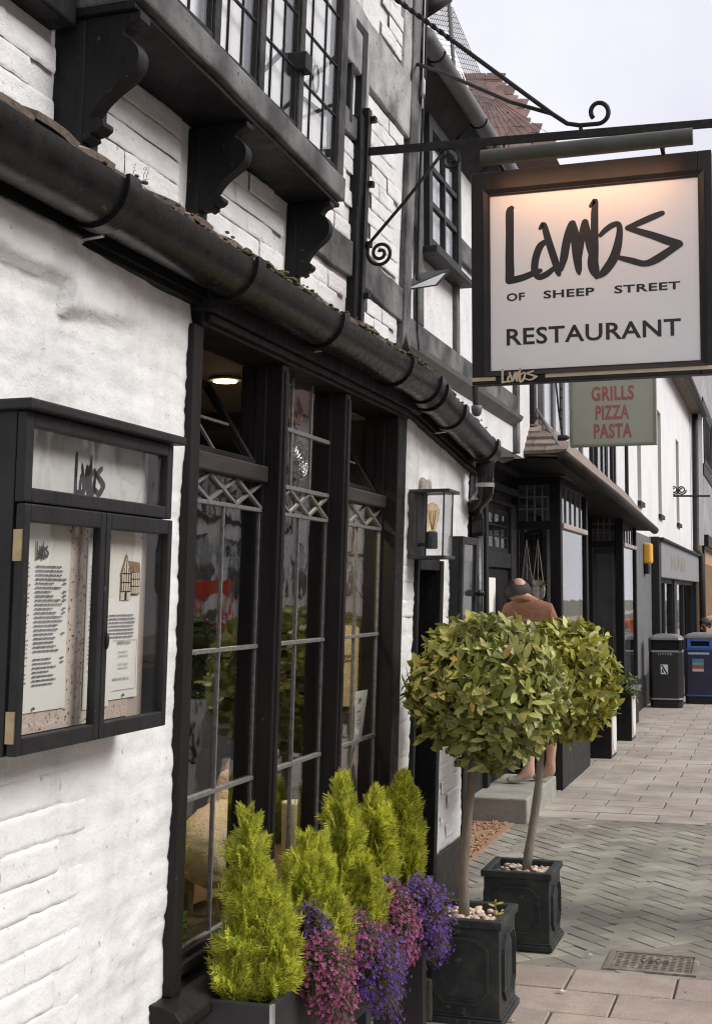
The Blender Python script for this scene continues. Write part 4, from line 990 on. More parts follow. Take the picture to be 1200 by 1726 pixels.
hd_ = MB().ball((-.27, 4.265, 1.03), (.042, .08, .05), 14, 10); hd_.build('head', mat('dark_face', (.06, .05, .045), (.09, .08, .07), 20, .7), sh, smooth=True)
for s in (-1, 1): MB().ball((-.27 + s*.06, 4.22, 1.06), (.032, .014, .012), 8, 6).build('ear', M['wool'], sh, smooth=True)
for x in (-.33, -.21):
    for y in (3.83, 4.09): MB().tube([(x, y, .70), (x, y, .60), (x, y + .004, .586)], [.020, .014, .016], 8).build('leg', mat('leg_tan', (.30, .23, .16), (.36, .28, .2), 20, .7), sh, smooth=True)
cy_ = onx(497, 1400, -.27); cz = .585
cn = empty('candle', (-.27, cy_.y, .585), 'thick cream candle behind the middle window light', 'candle')
MB().lathe([(.047, 0), (.05, .004), (.05, .235), (.047, .24), (.02, .232)], (-.27, cy_.y, .585), 24).build('wax', mat('cream_wax', (.85, .78, .62), (.88, .82, .70), 5, .45), cn, smooth=False)
MB().tube([(-.27, cy_.y, .81), (-.268, cy_.y, .835)], .002, 5).build('wick', M['ink'], cn)
# cream menu board with a rounded top, on the reveal beside the right light
BY = 4.99; mx0, mx1 = ony(517, 1130, BY).x, ony(612, 1130, BY).x; mz0, mz1 = ony(560, 1190, BY).z, ony(560, 1054, BY).z; rc = .05
mbd = empty('menu_board', ((mx0 + mx1)/2, BY, mz0), 'cream rounded menu board hung behind the window mullion', 'sign')
pts = [(mx0, BY, mz0), (mx1, BY, mz0)] + [(mx1 - rc + rc*math.cos(a), BY, mz1 - rc + rc*math.sin(a)) for a in [math.pi/2*k/6 for k in range(7)]] + [(mx0 + rc - rc*math.sin(a), BY, mz1 - rc + rc*math.cos(a)) for a in [math.pi/2*k/6 for k in range(7)]]
M['cream'] = mat('cream_board', (.70, .60, .43), (.74, .65, .49), 4, .6)
MB().prism(pts, (0, .012, 0)).build('board', M['cream'], mbd)
tx = MB()
for t_, a_, b_, y0_, y1_ in (('Menu', 556, 591, 1101, 1108), ('P', 525, 530, 1109, 1116), ('& One', 568, 594, 1109, 1116)):
    p0, p1, p2 = ony(a_, y1_, BY), ony(b_, y1_, BY), ony(a_, y0_, BY); text_on(tx, t_, (p0.x, BY - .0015, p0.z), (p1.x - p0.x, 0, 0), (0, 0, p2.z - p0.z), .02)
tx.build('board_lettering', M['ink'], mbd, fix=False)
# paper notice and green rating sticker on the glass
def px_sheet(name, X, pts, m, lab, cat):
    P = [onx(x, y, X, K) for x, y in pts]; b = MB(); b.add(P, [(0, 1, 2, 3)]); b.add([v - Vector((.0006, 0, 0)) for v in P], [(3, 2, 1, 0)])
    b.add(P + [v - Vector((.0006, 0, 0)) for v in P], [(i, 4 + i, 4 + (i+1) % 4, (i+1) % 4) for i in range(4)])
    o = b.build(name, m, fix=False); tag(o, lab, cat); return o, P
def sheet_text(par, P, body, u0, u1, v0, v1, m, bold=0.):
    a, b, c, d = [Vector(p) for p in P]      # TL TR BR BL
    o = d + (c - d)*u0 + (a - d)*v0; ux = (c - d)*(u1 - u0); uy = (a - d)*(v1 - v0); mb_ = MB(); text_on(mb_, body, o + Vector((.0006, 0, 0)), ux, uy, bold); 
    return mb_.build('lettering', m, par, fix=False)
nt_, P = px_sheet('paper_notice', -.0495, [(599, 1166), (620, 1162), (609, 1247), (596, 1255)], M['paper'], 'white printed notice taped inside the right window light', 'notice')
for t, u0, u1, v0, v1 in (('WE ARE', .28, .78, .56, .60), ('A', .42, .55, .48, .52), ('CASHLESS', .2, .85, .40, .44), ('SITE', .4, .75, .32, .36)): sheet_text(nt_, P, t, u0, u1, v0, v1, M['ink'], .01)
a, b, c, d = P; lg = MB(); logo(lg, d + (a - d)*.74 + (c - d)*.4 + Vector((.0004, 0, 0)), (c - d)*.45, (a - d)*.12, (1, 0, 0), True); lg.build('lettering', M['ink'], nt_, fix=False)
sk, P = px_sheet('rating_sticker', -.0495, [(306, 1508), (318, 1503), (315, 1583), (302, 1590)], M['ink'], 'black and green rating sticker with a 5 in the window corner', 'sticker')
a, b, c, d = [Vector(p) for p in P]; e_ = Vector((.0004, 0, 0)); gb = MB()
g_ = mat('lime_print', (.33, .52, .05), (.36, .55, .07), 20, .5)
gb.add([d + e_ + (c-d)*.08 + (a-d)*.03, d + e_ + (c-d)*.92 + (a-d)*.03, d + e_ + (c-d)*.92 + (a-d)*.36, d + e_ + (c-d)*.08 + (a-d)*.36], [(0, 1, 2, 3)])
gb.add([d + e_ + (c-d)*.08 + (a-d)*.40, d + e_ + (c-d)*.92 + (a-d)*.40, d + e_ + (c-d)*.92 + (a-d)*.62, d + e_ + (c-d)*.08 + (a-d)*.62], [(0, 1, 2, 3)]); gb.build('green_field', g_, sk, fix=False)
gb = MB(); ctr = d + e_*2 + (c-d)*.5 + (a-d)*.19; gb.add([ctr] + [ctr + (c-d)*.36*math.cos(t) + (a-d)*.085*math.sin(t) for t in [2*math.pi*k/16 for k in range(16)]], [(0, 1+k, 1+(k+1) % 16) for k in range(16)]); gb.build('black_disc', M['ink'], sk, fix=False)
mb_ = MB(); text_on(mb_, '5', ctr + e_ - (c-d)*.16 - (a-d)*.05, (c-d)*.32, (a-d)*.10, .03); mb_.build('lettering', g_, sk, fix=False)
mb_ = MB(); text_on(mb_, 'RATING', d + e_*2 + (c-d)*.15 + (a-d)*.47, (c-d)*.7, (a-d)*.07, .02); mb_.build('lettering', M['ink'], sk, fix=False)
# bookshelf and bar at the back of the room
bs = empty('bookshelf', (-1.6, 5.4, .3), 'dark shelf of books and glasses deep inside the restaurant', 'shelf')
b = MB()
for z in (.3, .75, 1.12, 1.45, 1.78, 2.1): b.box(-2.9, -1.1, 6.1, 6.4, z, z + .03)
b.box(-2.9, -2.87, 6.1, 6.4, .3, 2.13); b.box(-1.13, -1.1, 6.1, 6.4, .3, 2.13); b.box(-2.9, -1.1, 6.38, 6.4, .3, 2.13); b.build('shelf_frame', M['frame'], bs)
rr = random.Random(9); mats = [mat('book_' + n_, c_, None, 20, .7) for n_, c_ in (('cream', (.55, .5, .42)), ('grey', (.3, .3, .3)), ('red', (.25, .05, .04)), ('green', (.08, .14, .08)), ('white', (.66, .66, .64)))]
for z in (1.81, 1.48):
    x = -2.84
    while x < -1.2:
        w_ = rr.uniform(.018, .05); h = rr.uniform(.16, .26)
        if rr.random() < .8: bx('book', rr.choice(mats), bs, x, x + w_ - .002, 6.14, 6.32, z, z + h, 0, 0)
        x += w_
for z in (.78, 1.15):
    for k in range(9):
        x = -2.75 + k * .19; MB().lathe([(.03, 0), (.004, .01), (.004, .07), (.035, .1), (.03, .16)], (x, 6.2, z), 10).build('wine_glass', M['clear'], bs, smooth=True)
# ================================================================ PLANTERS, BAY TREES, TROUGH
def planter(name, label, x0, y0, s, h, loc_m=None, group='lead grey planters with bay trees'):
    root = empty(name, (x0 + s/2, y0 + s/2, 0), label, 'planter', group); m = loc_m or M['planter']; t = .022; r = .012
    b = MB(); b.box(x0 + r, x0 + s - r, y0 + r, y0 + r + t, .03, h - .03); b.box(x0 + r, x0 + s - r, y0 + s - r - t, y0 + s - r, .03, h - .03)
    b.box(x0 + r, x0 + r + t, y0 + r + t, y0 + s - r - t, .03, h - .03); b.box(x0 + s - r - t, x0 + s - r, y0 + r + t, y0 + s - r - t, .03, h - .03); b.box(x0 + r + t, x0 + s - r - t, y0 + r + t, y0 + s - r - t, .02, .04)
    b.build('planter_body', m, root, 0, .003)
    b = MB(); w_ = .034
    b.box(x0, x0 + s, y0, y0 + w_, h - .03, h); b.box(x0, x0 + s, y0 + s - w_, y0 + s, h - .03, h); b.box(x0, x0 + w_, y0 + w_, y0 + s - w_, h - .03, h); b.box(x0 + s - w_, x0 + s, y0 + w_, y0 + s - w_, h - .03, h)
    b.build('planter_rim', m, root, 0, .004)
    b = MB(); b.box(x0 - .002, x0 + s + .002, y0 - .002, y0 + s + .002, .0, .024); b.box(x0 + .005, x0 + s - .005, y0 + .005, y0 + s - .005, .024, .034); b.build('planter_base', m, root, 0, .004)
    for face in range(4):                        # raised moulding with clipped corners
        c = x0 + s/2, y0 + s/2; a = .052; zb, zt = .075, h - .065; k = .045; hw = s/2 - a
        P = [(-hw, zb + k), (-hw + k, zb), (hw - k, zb), (hw, zb + k), (hw, zt - k), (hw - k, zt), (-hw + k, zt), (-hw, zt - k)]
        b = MB()
        def W(u, v, dd):
            dd = s/2 - r + dd
            return ((c[0] + u, c[1] - dd, v), (c[0] + dd, c[1] + u, v), (c[0] - u, c[1] + dd, v), (c[0] - dd, c[1] - u, v))[face]
        for sc_, d0, d1 in ((1.0, .0, .014), (.92, .0, .008)):
            vs = []; cz = (zb + zt)/2
            inn_ = 1 - .075
            for q in (sc_, sc_ * inn_):
                for dd in (d0, d1):
                    vs += [W(u*q, cz + (v - cz)*q, dd - .002) for u, v in P]
            n = 8
            fs = []
            for i in range(n):
                j = (i + 1) % n; fs += [(n+i, n+j, 3*n+j, 3*n+i), (i, j, n+j, n+i), (2*n+i, 3*n+i, 3*n+j, 2*n+j)]
            b.add(vs, fs)
        b.build('panel_moulding', m, root, 0, 0)
    MB().box(x0 + r + t, x0 + s - r - t, y0 + r + t, y0 + s - r - t, .05, h - .035).build('soil', M['soil'], root)
    rr = random.Random(int(x0 * 100 + y0 * 10)); pb = []
    for i in range(3):
        b = MB().ball((0, 0, 0), (.017, .012, .008), 7, 5); b.v = [tuple(Vector(v) * (1 + .2*noise.noise(Vector(v)*80 + Vector((i*5, 0, 0))))) for v in b.v]
        me = bpy.data.meshes.new('pebble'); me.from_pydata(b.v, [], b.f); me.materials.append(M['pebble']); me.polygons.foreach_set('use_smooth', [True]*len(me.polygons)); pb.append(me)
    for i in range(85):
        q_ = rr.uniform(.6, 1.35); put('pebble', rr.choice(pb), root, (rr.uniform(x0 + .05, x0 + s - .05), rr.uniform(y0 + .05, y0 + s - .05), h - .032 + rr.uniform(0, .012)), (rr.uniform(-.5, .5), rr.uniform(-.5, .5), rr.uniform(0, 6)), (q_, q_*rr.uniform(.8, 1.2), q_))
    return root
P1 = (.143, 4.83); P2 = (.146, 5.905)
planter('planter', 'nearest square lead grey planter holding a bay tree, at the bottom edge', *P1, .322, .385)
planter('planter', 'farther square lead grey planter holding a bay tree, beside the drain cover', *P2, .322, .345)

def leaf_vf(L, W, curl, fold, seed=0):
    rr = random.Random(seed); n = 5; vs = []; fs = []
    prof = [.12, .70, .98, .96, .66, .05]
    for i in range(n + 1):
        t = i / n; z = -curl * L * t * t; wv = W/2 * prof[i]; wob = .05 * W * math.sin(t * 7 + seed)
        vs += [(t*L, -wv, z + fold*wv + wob), (t*L, 0, z), (t*L, wv, z + fold*wv - wob)]
    for i in range(n): a = i*3; fs += [(a, a+3, a+4, a+1), (a+1, a+4, a+5, a+2)]
    return vs, fs
LM = leaf_mat('bay_leaf', [(0, (.10, .13, .022)), (.25, (.20, .225, .045)), (.5, (.33, .345, .09)), (.78, (.46, .46, .15)), (.95, (.54, .54, .16)), (.98, (.46, .27, .08)), (1, (.2, .22, .045))], .40, .28)
LM2 = leaf_mat('bay_leaf_yellow', [(0, (.14, .16, .024)), (.3, (.27, .275, .042)), (.6, (.41, .40, .07)), (.85, (.55, .52, .085)), (1, (.30, .30, .05))], .40, .25)
leafv = [leaf_vf(1, rw, cu, fo, i) for i, (rw, cu, fo) in enumerate(((.42, .10, .14), (.40, .18, .10), (.46, .04, .20), (.40, .24, .08), (.44, .12, .24), (.38, .08, .12)))]
def leaf_me(i, m):
    me = bpy.data.meshes.new('leaf'); me.from_pydata(leafv[i][0], [], leafv[i][1]); me.materials.append(m); me.polygons.foreach_set('use_smooth', [True]*len(leafv[i][1])); return me
def bay_tree(label, base, top, cc, rad, seed, m, n_in, n_out, warp):
    rr = random.Random(seed); root = empty('bay_tree', base, label, 'tree', 'clipped bay trees in planters')
    base, top, cc = Vector(base), Vector(top), Vector(cc)
    pts = [base.lerp(top, t) + Vector((.010*math.sin(t*5 + seed), .006*math.sin(t*4), 0)) for t in [i/8 for i in range(9)]]
    tk = MB().tube(pts, [.021 - .005*i/8 + .0015*math.sin(i*2.1) for i in range(9)], 12).build('trunk', M['bark'], root, smooth=True)
    br = MB()
    for i in range(46):
        g = rr.uniform(0, 6.28); el = rr.uniform(-.55, 1.4); d = Vector((math.cos(g)*math.cos(el), math.sin(g)*math.cos(el), math.sin(el)))
        e = cc + Vector((d.x*rad[0], d.y*rad[1], d.z*rad[2])) * rr.uniform(.7, .95); s0 = top + Vector((0, 0, rr.uniform(-.06, .12))); mid = s0.lerp(e, .5) + Vector((rr.uniform(-.03, .03), rr.uniform(-.03, .03), rr.uniform(.0, .05)))
        br.tube([s0, mid, e], [.007, .004, .002], 5)
    br.build('branch', M['bark'], root, smooth=True, fix=False)
    def shell(depth):
        z = rr.uniform(-1, 1); g = rr.uniform(0, 2*math.pi); s = math.sqrt(1 - z*z); d = Vector((s*math.cos(g), s*math.sin(g), z))
        k = 1 + warp*fbm(d + Vector((seed, 0, 0)), 1.6, 3)
        if d.z < -.3: k *= 1 - .10*abs(fbm(d, 4, 2))
        dd = rr.random()
        return cc + Vector((d.x*rad[0], d.y*rad[1], d.z*rad[2]))*(k*(1 - depth*dd)), d, dd
    def frame(d, out_):
        t = Vector((rr.gauss(0, 1), rr.gauss(0, 1), rr.gauss(0, 1) + .45)); t = (t - d*t.dot(d)).normalized()
        ax = (t*rr.uniform(.5, 1) + d*rr.uniform(.15, .9)*out_ + Vector((0, 0, rr.uniform(-.35, .3)))).normalized()
        nz_ = (d + Vector((0, 0, .55)) + Vector((rr.gauss(0, .30), rr.gauss(0, .30), rr.gauss(0, .30)))); nz_ = (nz_ - ax*nz_.dot(ax)).normalized()
        return ax, nz_.cross(ax), nz_
    b = MB()
    for i in range(n_in):
        p, d, dd = shell(.40); ax, ay, az = frame(d, 1); L = rr.uniform(.028, .076); v, f = leafv[rr.randrange(6)]; n0 = len(b.v)
        b.v += [tuple(p + (ax*q[0] + ay*q[1] + az*q[2])*L) for q in v]; b.f += [tuple(k + n0 for k in ff) for ff in f]
    for i in range(170):                          # shoot tips: rosettes of young leaves
        p, d, dd = shell(.03)
        if d.z < -.5: continue
        ax0, ay0, az0 = frame(d, 1.3); 
        for k in range(5):
            g = k*2*math.pi/5 + rr.uniform(-.3, .3); u = (d*.8 + (ax0 - d*ax0.dot(d)).normalized()*math.cos(g)*.9 + ay0*math.sin(g)*.9).normalized(); nn = (d + Vector((0, 0, .3)) - u*(d + Vector((0, 0, .3))).dot(u)).normalized(); sd_ = nn.cross(u); L = rr.uniform(.028, .055); v, f = leafv[rr.randrange(6)]; n0 = len(b.v)
            b.v += [tuple(p + (u*q[0] + sd_*q[1] + nn*q[2])*L) for q in v]; b.f += [tuple(q_ + n0 for q_ in ff) for ff in f]
    o = b.build('foliage', m, root, smooth=True, fix=False); o['kind'] = 'stuff'
    mes = [leaf_me(i, m) for i in range(6)]; k = 0; vd = (CAM - cc).normalized()
    while k < n_out:
        p, d, dd = shell(.06)
        if d.dot(vd) < -.1: continue
        ax, ay, az = frame(d, .8); L = rr.uniform(.036, .084); rot = Matrix((ax, ay, az)).transposed().to_euler()
        put('leaf', rr.choice(mes), root, p + d*.008, rot, (L, L, L)); k += 1
    return root
bay_tree('nearest bay tree with round clipped crown in the front planter', (.285, 4.99, .34), (.318, 4.99, 1.0), (.375, 5.02, 1.222), (.283, .28, .285), 3, LM, 3600, 280, .10)
bay_tree('yellower bay tree with ragged crown behind the nearest bay tree', (.335, 6.06, .31), (.405, 6.06, 1.0), (.490, 6.08, 1.195), (.245, .25, .27), 11, LM2, 2900, 260, .20)
# weed seedling in the front planter
sd_ = MB(); b0 = Vector((.435, 4.86, .36)); sd_.tube([b0, b0 + Vector((.003, .002, .05)), b0 + Vector((.0, .004, .085))], [.0014, .0012, .001], 5)
for g, z, L in ((.3, .045, .034), (2.9, .075, .03), (.2, .083, .034), (1.6, .088, .02)):
    u = Vector((math.cos(g), math.sin(g)*.4, .35)).normalized(); nn = Vector((0, -.4, 1)); nn = (nn - u*nn.dot(u)).normalized(); s = nn.cross(u); n0 = len(sd_.v)
    sd_.v += [tuple(b0 + Vector((0, .003, z)) + (u*q[0] + s*q[1] + nn*q[2])*L) for q in leafv[0][0]]; sd_.f += [tuple(k + n0 for k in ff) for ff in leafv[0][1]]
tag(sd_.build('seedling', LM2, fix=False), 'tiny green seedling growing in the corner of the nearest planter', 'seedling')

# ---- trough under the shop window
M['trough_m'] = mat('dark_slate_trough', (.016, .016, .017), (.028, .028, .028), 8, .6, bump=.25, bsc=60)
TX0, TX1, TY0, TY1, TZ0, TZ1 = .005, .215, 3.17, 4.80, .30, .548
tg = empty('window_trough', ((TX0 + TX1)/2, (TY0 + TY1)/2, 0), 'long dark planting trough under the shop window', 'planter')
b = MB(); t = .02
b.box(TX0, TX1, TY0, TY0 + t, TZ0, TZ1); b.box(TX0, TX1, TY1 - t, TY1, TZ0, TZ1); b.box(TX0, TX0 + t, TY0 + t, TY1 - t, TZ0, TZ1); b.box(TX1 - t, TX1, TY0 + t, TY1 - t, TZ0, TZ1); b.box(TX0 + t, TX1 - t, TY0 + t, TY1 - t, TZ0, TZ0 + .02)
b.build('trough_body', M['trough_m'], tg, 0, .004)
MB().box(TX0 + t, TX1 - t, TY0 + t, TY1 - t, TZ0 + .03, TZ1 - .03).build('soil', M['soil'], tg)
for y in (TY0 + .08, 4.0, TY1 - .12): bx('trough_leg', M['trough_m'], tg, TX0 + .01, TX1 - .01, y, y + .05, 0, TZ0)
MB().box(TX1 - .006, TX1 + .004, TY0 - .004, TY0 + .012, TZ0, TZ1 + .003).build('corner_strip', M['steel'], tg, 0, .001)
bx('low_ledge', mat('mossy_ledge', (.07, .075, .05), (.12, .125, .085), 8, .85, bump=.5, bsc=60), inn, .015, .20, 4.82, 5.18, 0, .16, 0, .01)

# golden conifers: feathery sprays
CM = leaf_mat('golden_cypress', [(0, (.20, .25, .03)), (.25, (.45, .50, .055)), (.6, (.68, .71, .095)), (.9, (.82, .80, .13)), (1, (.55, .58, .07))], .6, .45, patch=2)
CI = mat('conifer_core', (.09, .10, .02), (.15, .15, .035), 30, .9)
def spray(rr):
    """one flat feathery frond of unit length, as thin blades"""
    V, F_ = [], []
    def blade(p, d, L, w_):
        s = d.cross(Vector((0, 0, 1))); s = (s if s.length > .01 else Vector((0, 1, 0))).normalized()*w_; n = len(V)
        V.extend([p - s, p + s, p + d*L*.6 + s*.7, p + d*L, p + d*L*.6 - s*.7]); F_.append((n, n+1, n+2, n+3, n+4))
    ax = Vector((1, 0, 0)); blade(Vector(), ax, 1, .026)
    for i in range(1, 8):
        t = i/8; p = ax*t
        for s in (-1, 1):
            g = s*R(rr.uniform(28, 46)); d = Vector((math.cos(g), math.sin(g), rr.uniform(-.12, .2))).normalized(); L = (1 - t)*.55 + .16
            blade(p, d, L, .026)
            if i < 6:
                for s2 in (-1, 1):
                    g2 = g + s2*.55; blade(p + d*L*.45, Vector((math.cos(g2), math.sin(g2), rr.uniform(-.1, .15))).normalized(), L*.42, .024)
    return V, F_
rr = random.Random(12); sprays = [spray(rr) for _ in range(5)]
def conifer(label, base, h, rw, seed, nsp, lobes):
    rr = random.Random(seed); base = Vector(base); root = empty('golden_conifer', base, label, 'conifer', 'golden conifers in the window trough'); b = MB(); core = MB()
    for (ox, oy, oz, hh, ww, fr) in lobes:
        o = base + Vector((ox, oy, oz)); prof = lambda t: ww*(max(0, 1 - t)**.62)*(.62 + .38*min(1, t*5))
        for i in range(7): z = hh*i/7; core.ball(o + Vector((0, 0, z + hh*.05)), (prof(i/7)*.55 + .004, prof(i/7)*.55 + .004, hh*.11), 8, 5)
        for i in range(int(nsp*1.5*fr)):
            t = rr.random()**1.25; g = rr.uniform(0, 2*math.pi); rad = prof(t)*rr.uniform(.45, .92); d = Vector((math.cos(g), math.sin(g), 0))
            p = o + d*rad + Vector((0, 0, hh*t)); k = rr.uniform(.3, .75) if t < .85 else .15
            ax = (d*k + Vector((0, 0, 1))*rr.uniform(.55, 1.1) + Vector((rr.gauss(0, .22), rr.gauss(0, .22), rr.gauss(0, .1)))).normalized()
            nn = d.cross(Vector((0, 0, 1))) if rr.random() < .5 else d; nn = nn + Vector((rr.gauss(0, .5), rr.gauss(0, .5), rr.gauss(0, .3))); nn = (nn - ax*nn.dot(ax)).normalized(); ay = nn.cross(ax)
            L = (rr.uniform(.028, .058) if rr.random() < .8 else rr.uniform(.065, .095))*(1 if t < .8 else .75); v, f = sprays[rr.randrange(5)]; n0 = len(b.v)
            b.v += [tuple(p + (ax*q.x + ay*q.y + nn*q.z)*L) for q in v]; b.f += [tuple(x + n0 for x in ff) for ff in f]
    o = b.build('foliage', CM, root, fix=False); o['kind'] = 'stuff'
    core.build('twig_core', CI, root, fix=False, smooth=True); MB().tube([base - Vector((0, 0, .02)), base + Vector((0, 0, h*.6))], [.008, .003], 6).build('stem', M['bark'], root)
zb = .515
def con_at(px, py, X):
    p = onx(px, py, X); return (X, p.y, zb), p.z - zb - .03
b0, h0 = con_at(418, 1366, .095); conifer('largest golden conifer at the near end of the trough, bulging low', b0, h0, .1, 1, 2000, [(0, 0, 0, h0, .044, .36), (.070, .01, .01, h0*.46, .052, .34), (-.005, -.05, .01, h0*.36, .038, .14), (.045, .02, .0, h0*.68, .055, .22)])
b0, h0 = con_at(512, 1408, .115); conifer('squat golden conifer second from the near end of the trough', b0, h0, .1, 2, 1300, [(0, 0, 0, h0, .055, .55), (.035, .05, 0, h0*.97, .038, .22), (.075, .02, .0, h0*.50, .042, .25)])
b0, h0 = con_at(577, 1312, .115); conifer('tall golden conifer in the middle of the trough', b0, h0, .1, 3, 1500, [(0, 0, 0, h0, .054, .7), (.07, .02, -.02, h0*.5, .050, .3)])
b0, h0 = con_at(631, 1336, .115); conifer('golden conifer fourth from the near end of the trough', b0, h0, .1, 4, 1200, [(0, 0, 0, h0, .052, 1.0)])
b0, h0 = con_at(679, 1308, .105); conifer('greener golden conifer at the far end of the trough by the door', b0, h0, .1, 5, 1400, [(0, 0, 0, h0, .058, 1.0)])
# lobelia: trailing clumps with tiny flowers
stem_m = leaf_mat('lobelia_stem', [(0, (.075, .048, .032)), (.5, (.13, .08, .058)), (1, (.085, .095, .035))], .7, .15)
fl_m = {'pink': leaf_mat('pink_lobelia', [(0, (.34, .04, .15)), (.5, (.46, .09, .24)), (1, (.33, .10, .23))], .6, .3),
        'blue': leaf_mat('violet_lobelia', [(0, (.085, .03, .32)), (.5, (.135, .055, .42)), (1, (.18, .06, .35))], .6, .3)}
def lobelia(label, c, r, seed, kinds, n=520, drop=.05):
    rr = random.Random(seed); c = Vector(c); root = empty('lobelia', c, label, 'flowers', 'trailing lobelia along the trough edge'); st = MB(); fl = {k: MB() for k in kinds}
    root_p = c + Vector((-.03, 0, -.2 * r[2]))
    for i in range(n):
        d = Vector((rr.gauss(0, 1), rr.gauss(0, 1), rr.gauss(0, 1))).normalized(); k_ = rr.random() ** .4 * (1 + .25 * fbm(d * 1.5 + Vector((seed, 0, 0)), 1, 2))
        e = c + Vector((d.x*r[0], d.y*r[1], d.z*r[2])) * k_
        if d.x > 0: e.z -= drop * rr.random() * (1 + d.x)
        m_ = root_p.lerp(e, .55) + Vector((0, 0, .025)); st.tube([root_p + d*.02, m_, e], [.0012, .0011, .0008], 3, False)
        for j in range(7):
            q = m_.lerp(e, rr.random()) + Vector((rr.gauss(0, .006), rr.gauss(0, .006), rr.gauss(0, .006))); L = rr.uniform(.010, .020); a = Vector((rr.gauss(0, 1), rr.gauss(0, 1), rr.gauss(0, .7))).normalized(); s = a.cross(Vector((0, 0, 1))).normalized()*L*.15; st.add([q, q + a*L*.5 + s, q + a*L, q + a*L*.5 - s], [(0, 1, 2, 3)])
        if rr.random() < .62 and k_ > .55:
            for _ in range(2):
                k = rr.choice(kinds); q = e + Vector((rr.gauss(0, .009), rr.gauss(0, .009), rr.gauss(0, .009))); nn = (Vector((d.x + .3, d.y - .5, d.z + .3)) + Vector((rr.gauss(0, .5), rr.gauss(0, .4), rr.gauss(0, .4)))).normalized(); a = nn.cross(Vector((0, 0, 1))).normalized(); b_ = a.cross(nn); L = rr.uniform(.0045, .0080)
                for gg in (-.6, 0, .6, 2.2, 4.1):
                    t = a*math.sin(gg) - b_*math.cos(gg); s = nn.cross(t)*L*.35; n0 = len(fl[k].v); fl[k].v += [tuple(q), tuple(q + t*L*.6 + s), tuple(q + t*L + nn*L*.1), tuple(q + t*L*.6 - s)]; fl[k].f += [(n0, n0+1, n0+2, n0+3)]
    o = st.build('stems', stem_m, root, fix=False); o['kind'] = 'stuff'
    for k in kinds:
        o = fl[k].build('flowers', fl_m[k], root, fix=False); o['kind'] = 'stuff'; o['label'] = 'pink flowers' if k == 'pink' else 'violet flowers'
P_ = lambda x, y, X: onx(x, y, X)
lobelia('pink lobelia trailing lowest beside the largest conifer', P_(550, 1632, .265), (.085, .12, .095), 1, ['pink'], 1200, .09)
lobelia('violet lobelia tuft between the first two conifers', P_(530, 1560, .20), (.045, .07, .07), 9, ['blue'], 260, .03)
lobelia('small pink lobelia tuft below the tall middle conifer', P_(600, 1572, .235), (.075, .14, .075), 2, ['pink'], 700, .04)
lobelia('violet lobelia trailing in the middle of the trough', P_(630, 1612, .275), (.10, .17, .095), 3, ['blue'], 1300, .07)
lobelia('tall pink lobelia under the fourth conifer', P_(666, 1550, .255), (.080, .14, .115), 4, ['pink'], 1150, .05)
lobelia('violet lobelia tuft behind the pink one under the fourth conifer', P_(652, 1505, .19), (.055, .10, .05), 6, ['blue'], 330, .02)
lobelia('dark violet lobelia at the far end of the trough against the planter', P_(716, 1540, .255), (.105, .15, .13), 5, ['blue'], 1500, .05)
# ================================================================ NEIGHBOURING BUILDINGS
M['dkgrey'] = mat('dark_grey_paint', (.018, .018, .019), (.027, .027, .028), 8, .5, .65, bump=.15, bsc=50, spec=.3)
M['midgrey'] = mat('mid_grey_paint', (.12, .12, .125), (.16, .16, .16), 5, .6, bump=.2, bsc=40)
M['shopgrey'] = mat('shop_fascia_grey', (.22, .22, .225), (.26, .255, .265), 3, .5)
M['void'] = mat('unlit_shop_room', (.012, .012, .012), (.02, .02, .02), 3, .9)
M['drape'] = mat('grey_cloth', (.10, .105, .105), (.15, .155, .15), 4, .9)
M['pinkish'] = mat('worn_cream_paint', (.50, .43, .40), (.34, .28, .26), 10, .7, bump=.3, bsc=60)
UX2 = -.35
nb = empty('timbered_shop', (-.6, 11, 0), 'dark timbered shop with bay windows and a tiled pent roof', 'building')
b = MB(); b.box(UX2 - .25, UX2 - .012, 6.10, 16.7, 2.62, 4.45); b.build('upper_wall', M['white2'], nb)
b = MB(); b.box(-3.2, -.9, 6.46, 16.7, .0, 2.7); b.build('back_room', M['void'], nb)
def tb(name, m, y0, y1, z0, z1, x1=.02, bev=.006): return MB().box(UX2 - .04, UX2 + x1, y0, y1, z0, z1).build(name, m, nb, 0, bev)
tb('rail', M['weathered'], 6.12, 9.4, 2.90, 3.03); tb('rail', M['weathered'], 7.52, 9.2, 3.62, 3.76, .015)
tb('stud', M['weathered'], 6.62, 6.73, 3.03, 4.30); tb('stud', M['weathered'], 7.50, 7.57, 3.03, 3.62, .018); tb('stud', M['weathered'], 7.50, 7.57, 3.76, 4.30, .018)
tb('stud', M['weathered'], 9.32, 9.42, 2.62, 4.30, .024)
for y in (10.0, 13.3, 14.4, 15.2, 16.5): tb('stud', M['frame'], y, y + .11, 2.62, 4.4, .024)
tb('rail', M['frame'], 9.42, 16.6, 3.70, 3.82, .014)
